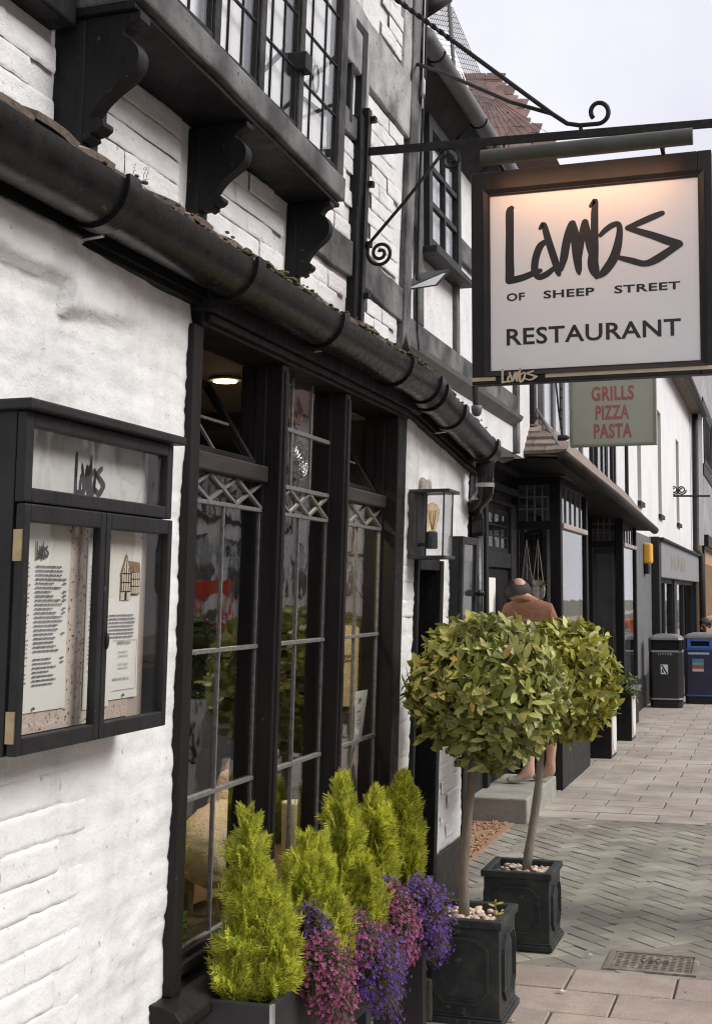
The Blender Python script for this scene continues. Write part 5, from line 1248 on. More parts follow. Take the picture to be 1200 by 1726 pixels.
# cove moulding under the rail
MB().prism([(UX2 - .02, 6.12, 2.885), (UX2 + .06, 6.12, 2.885), (UX2 + .05, 6.12, 2.86), (UX2 - .02, 6.12, 2.80)], (0, 3.25, 0)).build('cove_moulding', M['midgrey'], nb)
def sash(root, x, y0, y1, z0, z1, ny, nz_, m, fr_=.05, dp_=.05, back=None, bar=.02, pane=True, backm=None):
    f_ = ring(MB(), x - dp_, x, y0, y1, z0, z1, fr_).build('window', m, root, 0, .003)
    b_ = MB(); a0, a1, c0, c1 = y0 + fr_, y1 - fr_, z0 + fr_, z1 - fr_
    for i in range(1, ny): y = a0 + (a1 - a0)*i/ny; b_.box(x - dp_*.6, x - dp_*.1, y - bar/2, y + bar/2, c0, c1)
    for j in range(1, nz_): z = c0 + (c1 - c0)*j/nz_; b_.box(x - dp_*.55, x - dp_*.15, a0, a1, z - bar/2, z + bar/2)
    for q_ in range(0, len(b_.v), 8): g2 = MB(); g2.add(b_.v[q_:q_+8], b_.f[:6]); g2.build('glazing_bar', m, f_)
    if pane:
        for i in range(ny):
            for j in range(nz_):
                MB().box(x - dp_*.45, x - dp_*.35, a0 + (a1-a0)*i/ny, a0 + (a1-a0)*(i+1)/ny, c0 + (c1-c0)*j/nz_, c0 + (c1-c0)*(j+1)/nz_).build('pane', M['glass'], f_)
    if back is not None: MB().box(x - dp_ - back - .01, x - dp_ - back, a0, a1, c0, c1).build('window_back', backm or M['void'], f_)
    return f_
wf = sash(nb, UX2 + .045, 6.76, 7.50, 3.47, 4.22, 2, 3, M['dkgrey'], .07, .06, .0, .028, True, M['blind'])
MB().box(UX2 - .02, UX2 + .10, 6.70, 7.58, 3.43, 3.468).build('window_sill', M['dkgrey'], wf, 0, .004)
sash(nb, UX2 + .03, 10.35, 12.6, 2.75, 3.65, 4, 1, M['midgrey'], .08, .05, .01, .12, True, M['drape'])
sash(nb, UX2 + .03, 13.6, 15.0, 2.75, 3.65, 3, 1, M['frame'], .08, .05, .01, .06, True, M['drape'])
# upper eaves with soffit, gutter and slope
b = MB(); b.prism([(UX2 - .02, 6.16, 4.20), (-.20, 6.16, 4.36), (-.20, 6.16, 4.41), (UX2 - .02, 6.16, 4.46)], (0, 3.6, 0)); b.build('soffit', M['dkgrey'], nb)
b = MB(); b.tube([(-.165, 6.14, 4.372), (-.165, 9.8, 4.372)], .048, 12); b.build('upper_gutter', M['midgrey'], nb, smooth=True)
for y in (6.35, 7.35, 8.0, 8.9):
    b = MB(); b.tube([(-.165 + .052*math.cos(a), y, 4.372 + .052*math.sin(a)) for a in [math.pi + math.pi*k/8 for k in range(9)]], .006, 5); b.tube([(-.21, y, 4.36), (-.32, y, 4.24)], .006, 5); b.build('gutter_clip', M['iron'], nb)
b = MB(); b.prism([(-.17, 6.16, 4.415), (-.17, 6.16, 4.45), (-3.2, 6.16, 6.55), (-3.2, 6.16, 6.50)], (0, 4.9, 0)); b.build('upper_roof', M['tile'], nb)
b = MB(); b.tube([(UX2 + .08, 6.12, 4.0), (UX2 + .10, 6.10, 4.45), (UX2 + .05, 6.10, 4.72)], .035, 10); b.build('upper_downpipe', M['midgrey'], nb, smooth=True)
b = MB(); pA, pB = onx(712, 18, -.2), onx(752, -8, -.1); b.tube([pA, pA.lerp(pB, .5), pB], .045, 10); b.build('overflow_spout', M['dkgrey'], nb, smooth=True)
# hipped wing roof facing down the street
BLp, BRp, TRp, TLp = ony(770, 258, 11.0), ony(934, 256, 11.0), ony(842, 140, 12.3), ony(770, 140, 12.3)
rr = random.Random(6)
b = MB(); b.add([BLp, BRp, TRp, TLp, BLp + Vector((0, 3, 0)), BRp + Vector((0, 3.5, 0)), TRp + Vector((0, 1.5, 0)), TLp + Vector((0, 1.5, 0))], [(0, 1, 2, 3), (1, 5, 6, 2), (3, 2, 6, 7), (0, 4, 5, 1), (0, 3, 7, 4), (4, 7, 6, 5)])
b.v = [(v[0], v[1] + .03, v[2] - .02) for v in b.v]
wing = b.build('wing_roof', M['tile'], nb)
def tile_plane(parent, bl, br, tr_, tl, gauge, width, mes, seed, tilt=.05):
    rr = random.Random(seed); H = ((tl - bl).length + (tr_ - br).length)/2; n = int(H/gauge)
    for r in range(n + 1):
        t = r/(n + .4); a, c = bl.lerp(tl, t), br.lerp(tr_, t); u = (c - a); W = u.length; u.normalize(); m_ = int(W/width) + 1; s = (tl - bl).normalized(); s = (s - u*s.dot(u)).normalized(); nn = u.cross(s)
        s2 = (s - nn*tilt*0).normalized(); off = width/2 if r % 2 else 0
        for k in range(m_ + 1):
            x = k*width + off - width*.25
            if x > W - width*.35: continue
            mt = Matrix((u, s2, nn)).transposed(); e = mt.to_euler()
            put('roof_tile', rr.choice(mes), parent, a + u*x + nn*(.012 + rr.uniform(0, .012)) , (e.x + tilt + rr.gauss(0, .015), e.y + rr.gauss(0, .015), e.z + rr.gauss(0, .015)))
tl_me = [tile_mesh('roof_tile', .19, .20, M['tile'], .016, 50 + i) for i in range(4)]
tile_plane(wing, BLp, BRp, TRp, TLp, .125, .20, tl_me, 5)
MB().tube([TLp + Vector((0, 0, .02)), TRp + Vector((.02, 0, .02))], .05, 8).build('ridge_tile', M['tile'], wing)
# ground floor: recess, doorway, bays
b = MB(); b.box(-.9, -.65, 6.46, 10.75, 0, 2.62); b.build('recess_wall', M['dkgrey'], nb)
b = MB(); b.box(-.66, -.60, 9.52, 10.74, 2.40, 2.46); b.box(-.66, -.615, 9.52, 10.74, 2.30, 2.33); b.build('door_cornice', M['dkgrey'], nb, 0, .006)
b = MB(); b.box(-.66, -.61, 9.55, 9.63, .17, 2.3); b.box(-.66, -.61, 10.50, 10.72, .17, 2.3); b.box(-.66, -.615, 9.63, 10.50, 1.80, 1.92); b.build('shop_door_frame', M['dkgrey'], nb, 0, .006)
df = sash(nb, -.635, 9.66, 10.48, 1.92, 2.26, 3, 3, M['dkgrey'], .04, .02, .0, .015, True, M['midgrey'])
ddr = MB().box(-.66, -.64, 9.64, 10.49, .17, 1.79).build('shop_door', M['black'], nb, 0, .004)
bx('door_poster', M['paper'], ddr, -.640, -.636, 9.68, 9.98, 1.15, 1.72, 0, 0)
bx('shop_step', mat('worn_concrete_step', (.26, .25, .21), (.36, .345, .30), 6, .85, bump=.5, bsc=70), nb, -.66, -.245, 9.13, 10.38, -.02, .165, 0, .012)
for (a, c) in ((10.75, 12.35), (15.2, 16.7)):
    b = MB()
    b.box(-.90, -.25, a, c, -.02, .42); st_ = b.build('stall_riser', M['dkgrey'], nb, 0, .006)
    bx('bay_sill', M['midgrey'], nb, -.92, -.215, a - .035, c + .02, .42, .47, 0, .008)
    b = MB(); b.box(-.34, -.25, a, a + .10, .47, 2.56); b.build('bay_post', M['black'], nb, 0, .006); bx('bay_post', M['black'], nb, -.33, -.25, c - .10, c, .47, 2.56, 0, .006); bx('bay_post', M['black'], nb, -.66, -.60, a, a + .05, .47, 2.56, 0, .006)
    b = MB(); b.box(-.60, -.34, a + .005, a + .06, 2.13, 2.20); b.build('bay_transom', M['black'], nb, 0, .005)
    b = MB(); b.box(-.31, -.235, a + .10, c - .10, 2.14, 2.185); b.build('bay_transom', M['pinkish'], nb, 0, .006)
    b = MB(); b.box(-.60, -.34, a + .005, a + .06, 2.50, 2.56); b.box(-.32, -.25, a + .10, c - .10, 2.50, 2.56); b.build('bay_head', M['black'], nb, 0, .005)
    # leaded transom light on the side that faces down the street
    g_ = MB()
    for i in range(1, 4): x = -.60 + .26*i/4; g_.box(x - .005, x + .005, a + .02, a + .035, 2.20, 2.50)
    for j in range(1, 3): z = 2.20 + .1*j; g_.box(-.60, -.34, a + .021, a + .034, z - .005, z + .005)
    g_.build('lead_bar', M['lead'], nb)
    for i in range(4):
        for j in range(3): MB().box(-.60 + .065*i, -.60 + .065*(i+1), a + .026, a + .029, 2.20 + .1*j, 2.30 + .1*j).build('pane', M['oldglass'], nb)
    g_ = MB(); n = 5
    for i in range(1, n): y = a + .10 + (c - a - .20)*i/n; g_.box(-.285, -.262, y - .012, y + .012, 2.185, 2.50)
    g_.build('transom_bar', M['midgrey'], nb)
    for i in range(n): MB().box(-.275, -.271, a + .10 + (c-a-.2)*i/n, a + .10 + (c-a-.2)*(i+1)/n, 2.185, 2.50).build('pane', M['glass'], nb)
    MB().box(-.60, -.34, a + .026, a + .030, .47, 2.13).build('pane', M['glass'], nb)
    MB().box(-.276, -.272, a + .10, c - .10, .47, 2.14).build('pane', M['glass'], nb)
bx('grey_drape', M['drape'], nb, -.56, -.38, 15.28, 15.31, .5, 2.05)
b = MB(); P = [(-.60, 10.95, 1.92), (-.38, 10.95, 1.40), (-.38, 10.95, 1.18), (-.60, 10.95, 1.32)]; b.prism(P, (0, .02, 0)); b.build('grey_drape', M['drape'], nb)
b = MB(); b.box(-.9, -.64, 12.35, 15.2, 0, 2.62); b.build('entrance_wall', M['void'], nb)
bx('bay_cornice', M['dkgrey'], nb, -.9, -.205, 10.70, 16.78, 2.562, 2.62, 0, .008)
bx('bay_cornice', M['dkgrey'], nb, -.9, -.56, 6.46, 10.70, 2.562, 2.62, 0, .008)
# pent roof with hipped end
e0, e1 = Vector((-.66, 9.75, 2.655)), Vector((-.06, 9.75, 2.625)); a0, a1 = Vector((-.36, 10.2, 3.02)), Vector((-.34, 10.2, 3.02))
b = MB(); b.add([e0, e1, (-.06, 17.0, 2.42), (-.66, 17.0, 2.45), a0, a1, (-.36, 17.0, 2.85)], [(0, 1, 5, 4), (1, 2, 6, 5), (0, 3, 2, 1), (2, 3, 6), (0, 4, 6, 3)])
pent = b.build('pent_roof', M['tilegrey'], nb)
tb_me = []
for q_ in range(4):                              # thick old hip tiles laid in stepped courses
    b = MB(); r6 = random.Random(q_); jz = lambda: r6.uniform(-.003, .003)
    b.add([(-.083, 0, jz()), (.083, 0, jz()), (.083, .13, .075), (-.083, .13, .075), (-.083, -.004, .026 + jz()), (.083, -.004, .026 + jz()), (.083, .13, .098), (-.083, .13, .098)], [(0, 3, 2, 1), (4, 5, 6, 7), (0, 1, 5, 4), (1, 2, 6, 5), (2, 3, 7, 6), (3, 0, 4, 7)])
    me = bpy.data.meshes.new('roof_tile'); me.from_pydata(b.v, [], b.f); me.materials.append(M['tilegrey']); tb_me.append(me)
r6 = random.Random(3)
for k in range(7):
    xl, xr = -.66 + .018*k, -.07 - .062*k; x = xl + (.083 if k % 2 else .03)
    while x < xr - .02:
        put('roof_tile', r6.choice(tb_me), pent, (x, 9.73 + .068*k, 2.652 + .058*k + r6.uniform(-.003, .003)), (0, r6.gauss(0, .012), r6.gauss(0, .015))); x += .170
MB().tube([(-.69, 9.72, 2.66), (-.66, 9.9, 2.82), (-.56, 10.2, 3.06)], [.035, .03, .025], 8).build('lead_verge', M['midgrey'], nb, smooth=True)
b = MB()
for i in range(26):
    pass
b.tube([(-.055, 9.72, 2.615), (-.055, 13.0, 2.54), (-.055, 17.05, 2.405)], .05, 12); b.build('pent_gutter', mat('rusty_gutter', (.010, .0095, .009), (.034, .025, .020), 1.2, .6, spec=.2), nb, smooth=True)
b = MB(); b.add([(-.9, 9.77, 2.645), (-.075, 9.77, 2.612), (-.075, 17.02, 2.408), (-.9, 17.02, 2.44), (-.9, 9.77, 2.63), (-.075, 9.77, 2.597), (-.075, 17.02, 2.393), (-.9, 17.02, 2.425)], [(0, 1, 2, 3), (7, 6, 5, 4), (0, 4, 5, 1), (1, 5, 6, 2), (2, 6, 7, 3), (3, 7, 4, 0)]); b.build('pent_soffit', M['soffit'], nb)
MB().tube([(-.34, 10.18, 3.05), (-.08, 9.76, 2.67)], .014, 8).build('lead_hip', M['midgrey'], nb, smooth=True)
fl_ = MB(); fl_.add([(-.70, 9.66, 2.66), (-.40, 9.66, 2.655), (-.42, 9.62, 2.60), (-.5, 9.62, 2.575), (-.56, 9.62, 2.61), (-.70, 9.62, 2.625)], [(0, 1, 2, 3, 4, 5)]); fl_.add([(v[0], v[1] + .004, v[2]) for v in fl_.v[:6]], [(5, 4, 3, 2, 1, 0)]); fl_.build('lead_flashing', M['steel'], nb, fix=False)
# hanging baskets in the bay window
M['rope'] = mat('cream_rope', (.55, .5, .42), (.62, .57, .5), 40, .9)
for k, (x, lab) in enumerate(((-.555, 'left rope hung planter inside the near bay window'), (-.46, 'right rope hung planter inside the near bay window'))):
    hg = empty('hanging_planter', (x, 10.86, 1.55), lab, 'planter', 'rope planters in the bay window'); b = MB()
    for dx in (-.05, .05, 0): b.tube([(x, 10.86, 2.05), (x + dx, 10.86, 1.64)], .0035, 4)
    b.build('rope', M['rope'], hg); MB().lathe([(.03, -.06), (.055, -.02), (.06, .05), (.05, .05)], (x, 10.86, 1.60), 12).build('pot', mat('cream_pot', (.5, .44, .36), (.58, .52, .44), 20, .8), hg, smooth=True)
    b = MB(); r5 = random.Random(k)
    for i in range(50):
        u = Vector((r5.gauss(0, 1), r5.gauss(0, 1), r5.gauss(.6, .8))).normalized(); s = u.cross(Vector((.3, .2, 1))).normalized()*.012; p = Vector((x, 10.86, 1.64)); b.add([p, p + u*.05 + s, p + u*.10, p + u*.05 - s], [(0, 1, 2, 3)])
    b.build('trailing_plant', mat('dry_plant', (.22, .19, .11), (.30, .27, .16), 20, .9), hg, fix=False)
# ---- sign of the pizza place
gs = empty('hanging_sign', (.2, 10.5, 2.76), 'smaller pale green hanging sign with red lettering below the big sign', 'sign')
gx0, gx1 = ony(961, 700, 10.5).x, ony(1106, 700, 10.5).x; gz0 = ony(1030, 752, 10.5).z; gz1 = gz0 + .78
M['sage'] = mat('sage_board', (.34, .36, .285), (.375, .39, .315), 4, .5); M['sagef'] = mat('olive_frame', (.20, .215, .15), (.24, .255, .18), 8, .6)
bx('board', M['sage'], gs, gx0 + .012, gx1 - .012, 10.475, 10.525, gz0 + .012, gz1 - .012, 0, 0)
f_ = MB(); f_.box(gx0, gx0 + .022, 10.465, 10.535, gz0, gz1); f_.box(gx1 - .022, gx1, 10.465, 10.535, gz0, gz1); f_.box(gx0 + .022, gx1 - .022, 10.465, 10.535, gz0, gz0 + .02); f_.box(gx0 + .022, gx1 - .022, 10.465, 10.535, gz1 - .02, gz1); f_.build('board_frame', M['sagef'], gs, 0, .003)
M['red'] = mat('brick_red_letters', (.32, .10, .085), (.38, .13, .11), 12, .6); tx = MB()
for t, x0, x1, y0, y1 in (('GRILLS', 996, 1068, 652, 677), ('PIZZA', 1003, 1060, 684, 708), ('PASTA', 1000, 1065, 715, 740)):
    p0 = ony(x0, y1, 10.474); p1 = ony(x1, y1, 10.474); p2 = ony(x0, y0, 10.474); text_on(tx, t, (p0.x, 10.474, p0.z), (p1.x - p0.x, 0, 0), (0, 0, p2.z - p0.z), .038, 1.08)
tx.build('lettering', M['red'], gs, fix=False)
b = MB(); b.beam((UX2, 10.5, gz1 + .05), (gx1 + .03, 10.5, gz1 + .05), .03, .03); b.build('sign_arm', M['iron'], gs)
b = MB()
for x in (gx0 + .1, gx1 - .1): b.tube([(x, 10.5, gz1), (x, 10.5, gz1 + .05)], .008, 6)
b.build('sign_hook', M['iron'], gs)
# festoon cable with bulbs down the wall
fs_ = empty('festoon_cable', (UX2 + .05, 10.1, 2.9), 'black festoon cable with tiny lamps left of the pizza sign', 'cable')
c_ = [ony(936, 640, 10.15), ony(941, 690, 10.15), ony(947, 735, 10.15)]; MB().tube(c_, .008, 5).build('cable', M['iron'], fs_)
c_ = [ony(943, 640, 10.16), ony(944, 700, 10.16), ony(946, 735, 10.16)]; MB().tube(c_, .006, 5).build('cable', M['iron'], fs_)
b = MB()
for y in (655, 670, 690, 705, 720): b.ball(ony(945.5, y, 10.14), .011, 6, 5)
b.build('lamp', M['dkgrey'], fs_); MB().ball(ony(947, 738, 10.14), (.06, .03, .025), 10, 6).build('spot_lamp', M['dkgrey'], fs_)
# CCTV dome on the corner
cc = empty('security_camera', (-.03, 6.42, 2.55), 'small grey security camera at the end of the gutter', 'camera'); c0 = ony(803, 690, 6.42)
MB().lathe([(.012, -.035), (.024, -.022), (.028, 0), (.028, .018), (.02, .02)], c0, 14).build('dome', M['midgrey'], cc, smooth=True)
MB().tube([c0 + Vector((0, 0, .01)), c0 + Vector((-.01, .01, .12))], .018, 8).build('mount', M['dkgrey'], cc)
# wire netting over the roof
wn = empty('wire_netting', (-.3, 8.6, 4.5), 'wire mesh netting stretched above the upper gutter', 'netting'); b = MB()
A_, B_, C_, D_ = ony(716, 5, 8.4), ony(762, 12, 8.4), ony(842, 200, 8.9), ony(775, 185, 8.4)
for i in range(17):
    t = i/16; b.tube([A_.lerp(B_, t), D_.lerp(C_, t)], .0028, 3, False)
for i in range(22):
    t = i/21; b.tube([A_.lerp(D_, t), B_.lerp(C_, min(1, t*1.0))], .0028, 3, False)
b.build('wire', M['steel'], wn, fix=False); b = MB(); b.tube([D_ + Vector((0, 0, -.25)), ony(755, -10, 8.4)], .014, 6); b.build('post', M['midgrey'], wn)
for p_ in ((846, 190, 9.2), (870, 215, 9.4)): pass
c_ = MB()
for i in range(12):
    t = i/11; c_.tube([ony(790, 255, 10.0).lerp(ony(925, 215, 10.0), t) + Vector((0, 0, -.05)), ony(800, 160, 10.0).lerp(ony(838, 168, 10.0), t)], .0022, 3, False)
c_.build('wire', M['dkgrey'], wn, fix=False)

# ---- white building beyond
wbld = empty('white_building', (-2, 24, 0), 'tall white rendered building with slim dark windows and grey shopfront', 'building'); WX = -.45
b = MB(); ys = [16.75, 18.88, 19.42, 22.2, 22.85, 26.2, 26.95, 31.0]
M['render'] = mat('white_render', (.80, .79, .79), (.70, .69, .69), 1.5, .7, bump=.3, bsc=20, lo=.4, hi=.75)
for i in range(0, 7, 2): b.box(WX - 3, WX, ys[i], ys[i+1], 2.45, 5.75)
for y0, y1, z0, z1 in ((18.88, 19.42, 2.92, 4.7), (22.2, 22.85, 2.92, 4.68), (26.2, 26.95, 2.98, 4.64)): b.box(WX - 3, WX, y0, y1, 2.45, z0); b.box(WX - 3, WX, y0, y1, z1, 5.75)
b.build('wall', M['render'], wbld)
for y0, y1, z0, z1 in ((18.88, 19.42, 2.92, 4.7), (22.2, 22.85, 2.92, 4.68), (26.2, 26.95, 2.98, 4.64)):
    w_ = sash(wbld, WX - .10, y0, y1, z0, z1, 2, 2, M['dkgrey'], .06, .05, .02, .03); MB().box(WX - .1, WX + .05, y0 - .04, y1 + .04, z0 - .07, z0 - .002).build('window_sill', M['dkgrey'], w_)
b = MB(); b.prism([(WX + .05, 16.7, 5.72), (WX + .28, 16.7, 5.80), (-3.6, 16.7, 8.6), (-3.6, 16.7, 5.72)], (0, 14.4, 0)); b.build('roof', M['tilegrey'], wbld)
MB().tube([(WX + .30, 16.7, 5.74), (WX + .30, 31.2, 5.74)], .07, 10).build('gutter', M['dkgrey'], wbld, smooth=True)
MB().tube([(WX + .12, 30.6, 5.7), (WX + .10, 30.6, 2.6), (WX + .22, 30.5, 2.45), (WX + .22, 30.5, 0)], .07, 10).build('downpipe', M['dkgrey'], wbld, smooth=True)
bx('pier', M['midgrey'], wbld, WX - 3, WX + .03, 16.75, 20.45, 0, 2.45)
bx('plinth', M['dkgrey'], wbld, WX, WX + .06, 16.75, 20.45, 0, .42)
b = MB(); b.box(WX - .2, WX + .15, 20.45, 20.75, 0, 2.47); b.box(WX - .2, WX + .12, 30.0, 30.35, 0, 1.85); b.box(WX - .2, WX + .08, 24.3, 24.9, 0, 1.84); b.box(WX - .2, WX + .10, 20.75, 30.0, 0, .55); b.build('shopfront_pilaster', M['dkgrey'], wbld, 0, .01)
bx('shop_fascia', M['shopgrey'], wbld, WX - .2, WX + .16, 20.76, 30.4, 1.85, 2.42, 0, .01)
bx('fascia_cap', M['dkgrey'], wbld, WX - .2, WX + .22, 20.5, 30.5, 2.42, 2.46, 0, .01)
tx = MB(); text_on(tx, 'NUAGE', (WX + .163, 22.6, 2.0), (0, 3.6, 0), (0, 0, .27), .03, .95); tx.build('fascia_lettering', mat('dull_gold', (.26, .22, .17), (.34, .29, .22), 8, .5, metal=.3), wbld, fix=False)
M['display'] = mat('shop_display', (.45, .46, .42), (.05, .05, .05), 2.2, .8, c3=(.30, .33, .24), lo=.36, hi=.62)
for y0, y1 in ((20.78, 22.55), (22.6, 24.28), (24.95, 27.0), (27.1, 29.95)):
    w_ = ring(MB(), WX - .05, WX + .05, y0, y1, .56, 1.84, .07).build('shop_window', M['dkgrey'], wbld); MB().box(WX, WX + .008, y0 + .07, y1 - .07, .63, 1.77).build('pane', M['glass'], w_); MB().box(WX - .8, WX - .7, y0, y1, .5, 1.84).build('window_display', M['display'], w_)
ab = empty('alarm_box', (WX + .06, 20.1, 2.1), 'yellow alarm box on the grey pier', 'alarm box'); pz = onx(1089, 935, WX + .06)
bx('alarm_cover', mat('yellow_plastic', (.70, .36, .03), (.75, .42, .05), 10, .5), ab, WX + .03, WX + .14, pz.y - .18, pz.y + .18, pz.z - .13, pz.z + .17, 0, .03)
bx('alarm_base', M['black'], ab, WX + .03, WX + .10, pz.y - .16, pz.y + .12, pz.z - .28, pz.z - .135, 0, .02)
ib = empty('iron_sign_bracket', (WX, 27.6, 3.2), 'small empty scrolled iron sign bracket on the white building', 'bracket'); b = MB(); py_ = 25.4
q_ = [ony(1124, 800, py_), ony(1124, 876, py_)]; b.tube(q_, .018, 6); b.tube([ony(1124, 836, py_), ony(1196, 836, py_)], .02, 6)
for cxp in (1135, 1148): b.tube([ony(cxp + 8*math.cos(t)*(1 - t/16), 826 + 8*math.sin(t)*(1 - t/16), py_) for t in [i*.5 for i in range(24)]], .014, 5)
b.build('scrollwork', M['iron'], ib)
# ---- timbered house farther on
ft = empty('timbered_house', (-2, 38, 0), 'distant half timbered house with orange brick ground floor', 'building'); FX = -.20
b = MB(); b.box(FX - 4, FX, 31.02, 48, 2.7, 9); b.build('upper_wall', M['render'], ft)
M['orange'] = mat('orange_brick', (.42, .22, .12), (.52, .30, .17), 3, .8, bump=.3, bsc=20)
bx('ground_wall', M['orange'], ft, FX - 4, FX - .05, 31.02, 48, 0, 2.7)
b_ = MB()
for i in range(40): y = 31.1 + i*.42; b_.box(FX, FX + .006, y, y + .13, 2.95, 4.35)
b_.build('stud', M['frame'], ft)
b_ = MB()
for i in range(40): y = 31.1 + i*.42; b_.box(FX, FX + .006, y, y + .13, 6.15, 7.6)
b_.build('stud', M['frame'], ft)
for z0, z1, d in ((2.68, 2.95, .10), (4.35, 4.6, .03), (5.95, 6.15, .03), (7.6, 7.85, .03)): bx('rail', M['frame'], ft, FX, FX + d, 31.02, 48, z0, z1, 0, .01)
for y in (31.4, 35.2, 39.2):
    sash(ft, FX + .03, y, y + 3.2, 4.62, 5.93, 6, 1, M['frame'], .14, .10, .0, .10)
b_ = MB()
for i in range(18): y = 31.6 + i*.32; b_.box(FX - .05, FX - .03, y, y + .14, 1.05, 2.3)
b_.build('window_slat', mat('oak_slat', (.30, .19, .10), (.36, .24, .14), 6, .7), ft)
b_ = MB()
for y in (31.1, 37.8, 42): b_.box(FX - .05, FX + .0, y, y + .3, 0, 2.7)
b_.build('oak_post', M['frame'], ft); bx('brick_base', mat('brown_brick', (.30, .15, .09), (.38, .21, .13), 5, .8), ft, FX - .05, FX - .02, 31.45, 37.7, 0, 1.0)
b = MB(); b.prism([(FX + .4, 31, 8.9), (-2.4, 31, 11.5), (-5, 31, 8.9)], (0, 17, 0)); b.build('roof', M['tile'], ft)
# ---- street furniture: litter and recycling bins
def bin_(name, label, x0, x1, y0, d, h, body, lid, band_, cat='bin'):
    rt_ = empty(name, ((x0+x1)/2, y0 + d/2, 0), label, cat, 'bins by the white building'); c = .05
    def octa(e, z0, z1): return [(x0 + c - e, y0 - e, z0), (x1 - c + e, y0 - e, z0), (x1 + e, y0 + c - e, z0), (x1 + e, y0 + d - c + e, z0), (x1 - c + e, y0 + d + e, z0), (x0 + c - e, y0 + d + e, z0), (x0 - e, y0 + d - c + e, z0), (x0 - e, y0 + c - e, z0)], (0, 0, z1 - z0)
    MB().prism(*octa(-.012, .0, .10)).build('base', M['dkgrey'], rt_, 0, .005); MB().prism(*octa(0, .10, h*.79)).build('body', body, rt_, 0, .008)
    w_ = .035
    for a in ((x0, x0 + w_, y0, y0 + w_), (x1 - w_, x1, y0, y0 + w_), (x0, x0 + w_, y0 + d - w_, y0 + d), (x1 - w_, x1, y0 + d - w_, y0 + d)): bx('hood_post', body, rt_, *a, h*.79, h*.95, 0, .004)
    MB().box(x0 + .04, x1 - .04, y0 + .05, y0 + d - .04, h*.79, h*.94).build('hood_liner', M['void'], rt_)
    MB().prism(*octa(.004, h*.775, h*.80)).build('band', band_, rt_, 0, .004); MB().prism(*octa(.006, .115, .135)).build('band', band_, rt_, 0, .004)
    vs = []; fs = []; n = 8
    for k in range(5):
        t = k/4; s = 1.02 - .75*t**1.8; z = h*.945 + .085*h*math.sin(t*math.pi/2)
        base = octa(.008, 0, 1)[0]; cxx, cyy = (x0+x1)/2, y0 + d/2; vs += [(cxx + (p[0]-cxx)*s, cyy + (p[1]-cyy)*s, z) for p in base]
    for k in range(4):
        for i in range(8): fs.append((k*8+i, k*8+(i+1) % 8, (k+1)*8+(i+1) % 8, (k+1)*8+i))
    fs += [tuple(range(7, -1, -1)), tuple(range(32, 40))]; MB().add(vs, fs).build('lid', lid, rt_, 0, .004)
    return rt_
M['binblack'] = mat('black_bin_plastic', (.018, .018, .019), (.026, .026, .026), 10, .4); M['binlid'] = mat('grey_bin_lid', (.13, .13, .135), (.17, .17, .17), 8, .45); M['silver'] = mat('silver_band', (.38, .38, .39), (.44, .44, .44), 10, .4, metal=.5)
M['navy'] = mat('navy_bin_plastic', (.022, .022, .055), (.03, .03, .07), 8, .45); M['blueb'] = mat('blue_band', (.03, .10, .38), (.04, .13, .45), 10, .45)
x0, x1 = onz(1092, 1194, 0).x, onz(1150, 1194, 0).x
lb = bin_('litter_bin', 'black hooded litter bin with grey domed lid', x0, x1, 18.8, .40, 1.0, M['binblack'], M['binlid'], M['silver'])
tx = MB(); text_on(tx, 'LITTER', (x0 + .13, 18.799, .735), (.20, 0, 0), (0, 0, .030), .02, 1.2); tx.build('bin_lettering', M['silver'], lb, fix=False)
bx('bin_sticker', M['paper'], lb, x0 + .165, x0 + .265, 18.7965, 18.803, .47, .605, 0, 0)
b = MB(); b.add([(x0 + .168, 18.7955, .60), (x0 + .19, 18.7955, .60), (x0 + .262, 18.7955, .475), (x0 + .24, 18.7955, .475)], [(0, 1, 2, 3)]); b.add([(x0 + .178, 18.7955, .49), (x0 + .205, 18.7955, .49), (x0 + .20, 18.7955, .54), (x0 + .185, 18.7955, .545)], [(0, 1, 2, 3)]); b.build('sticker_mark', M['ink'], lb, fix=False)
x0 = onz(1153, 1186, 0).x; rb_ = bin_('recycling_bin', 'navy blue recycling bin with coloured sticker at the right edge', x0, x0 + .56, 19.6, .42, 1.0, M['navy'], M['binlid'], M['blueb'])
f_ = MB(); f_.box(x0 + .05, x0 + .10, 19.592, 19.61, .80, .94); f_.box(x0 + .36, x0 + .41, 19.592, 19.61, .80, .94); f_.box(x0 + .10, x0 + .36, 19.592, 19.61, .80, .835); f_.box(x0 + .10, x0 + .36, 19.592, 19.61, .905, .94); f_.build('aperture_ring', mat('mid_blue_plastic', (.04, .15, .50), (.05, .18, .55), 10, .4), rb_, 0, .008)
bx('blue_label', mat('pale_blue_print', (.25, .42, .68), (.55, .62, .72), 40, .5), rb_, x0 + .06, x0 + .36, 19.5965, 19.603, .715, .745, 0, 0)
for k, (c_, z0, z1) in enumerate((((.12, .25, .50), .60, .655), ((.16, .42, .36), .56, .60), ((.52, .09, .07), .51, .56), ((.62, .64, .66), .47, .51))): bx('sticker_band', mat('sticker_%d' % k, c_, None, 20, .5), rb_, x0 + .12, x0 + .28, 19.5965, 19.603, z0, z1 - .001, 0, 0)
for x in (x0 + .13, x0 + .43): MB().tube([(x - .02, 19.7, .05), (x + .02, 19.7, .05)], .05, 12).build('wheel', M['binblack'], rb_)
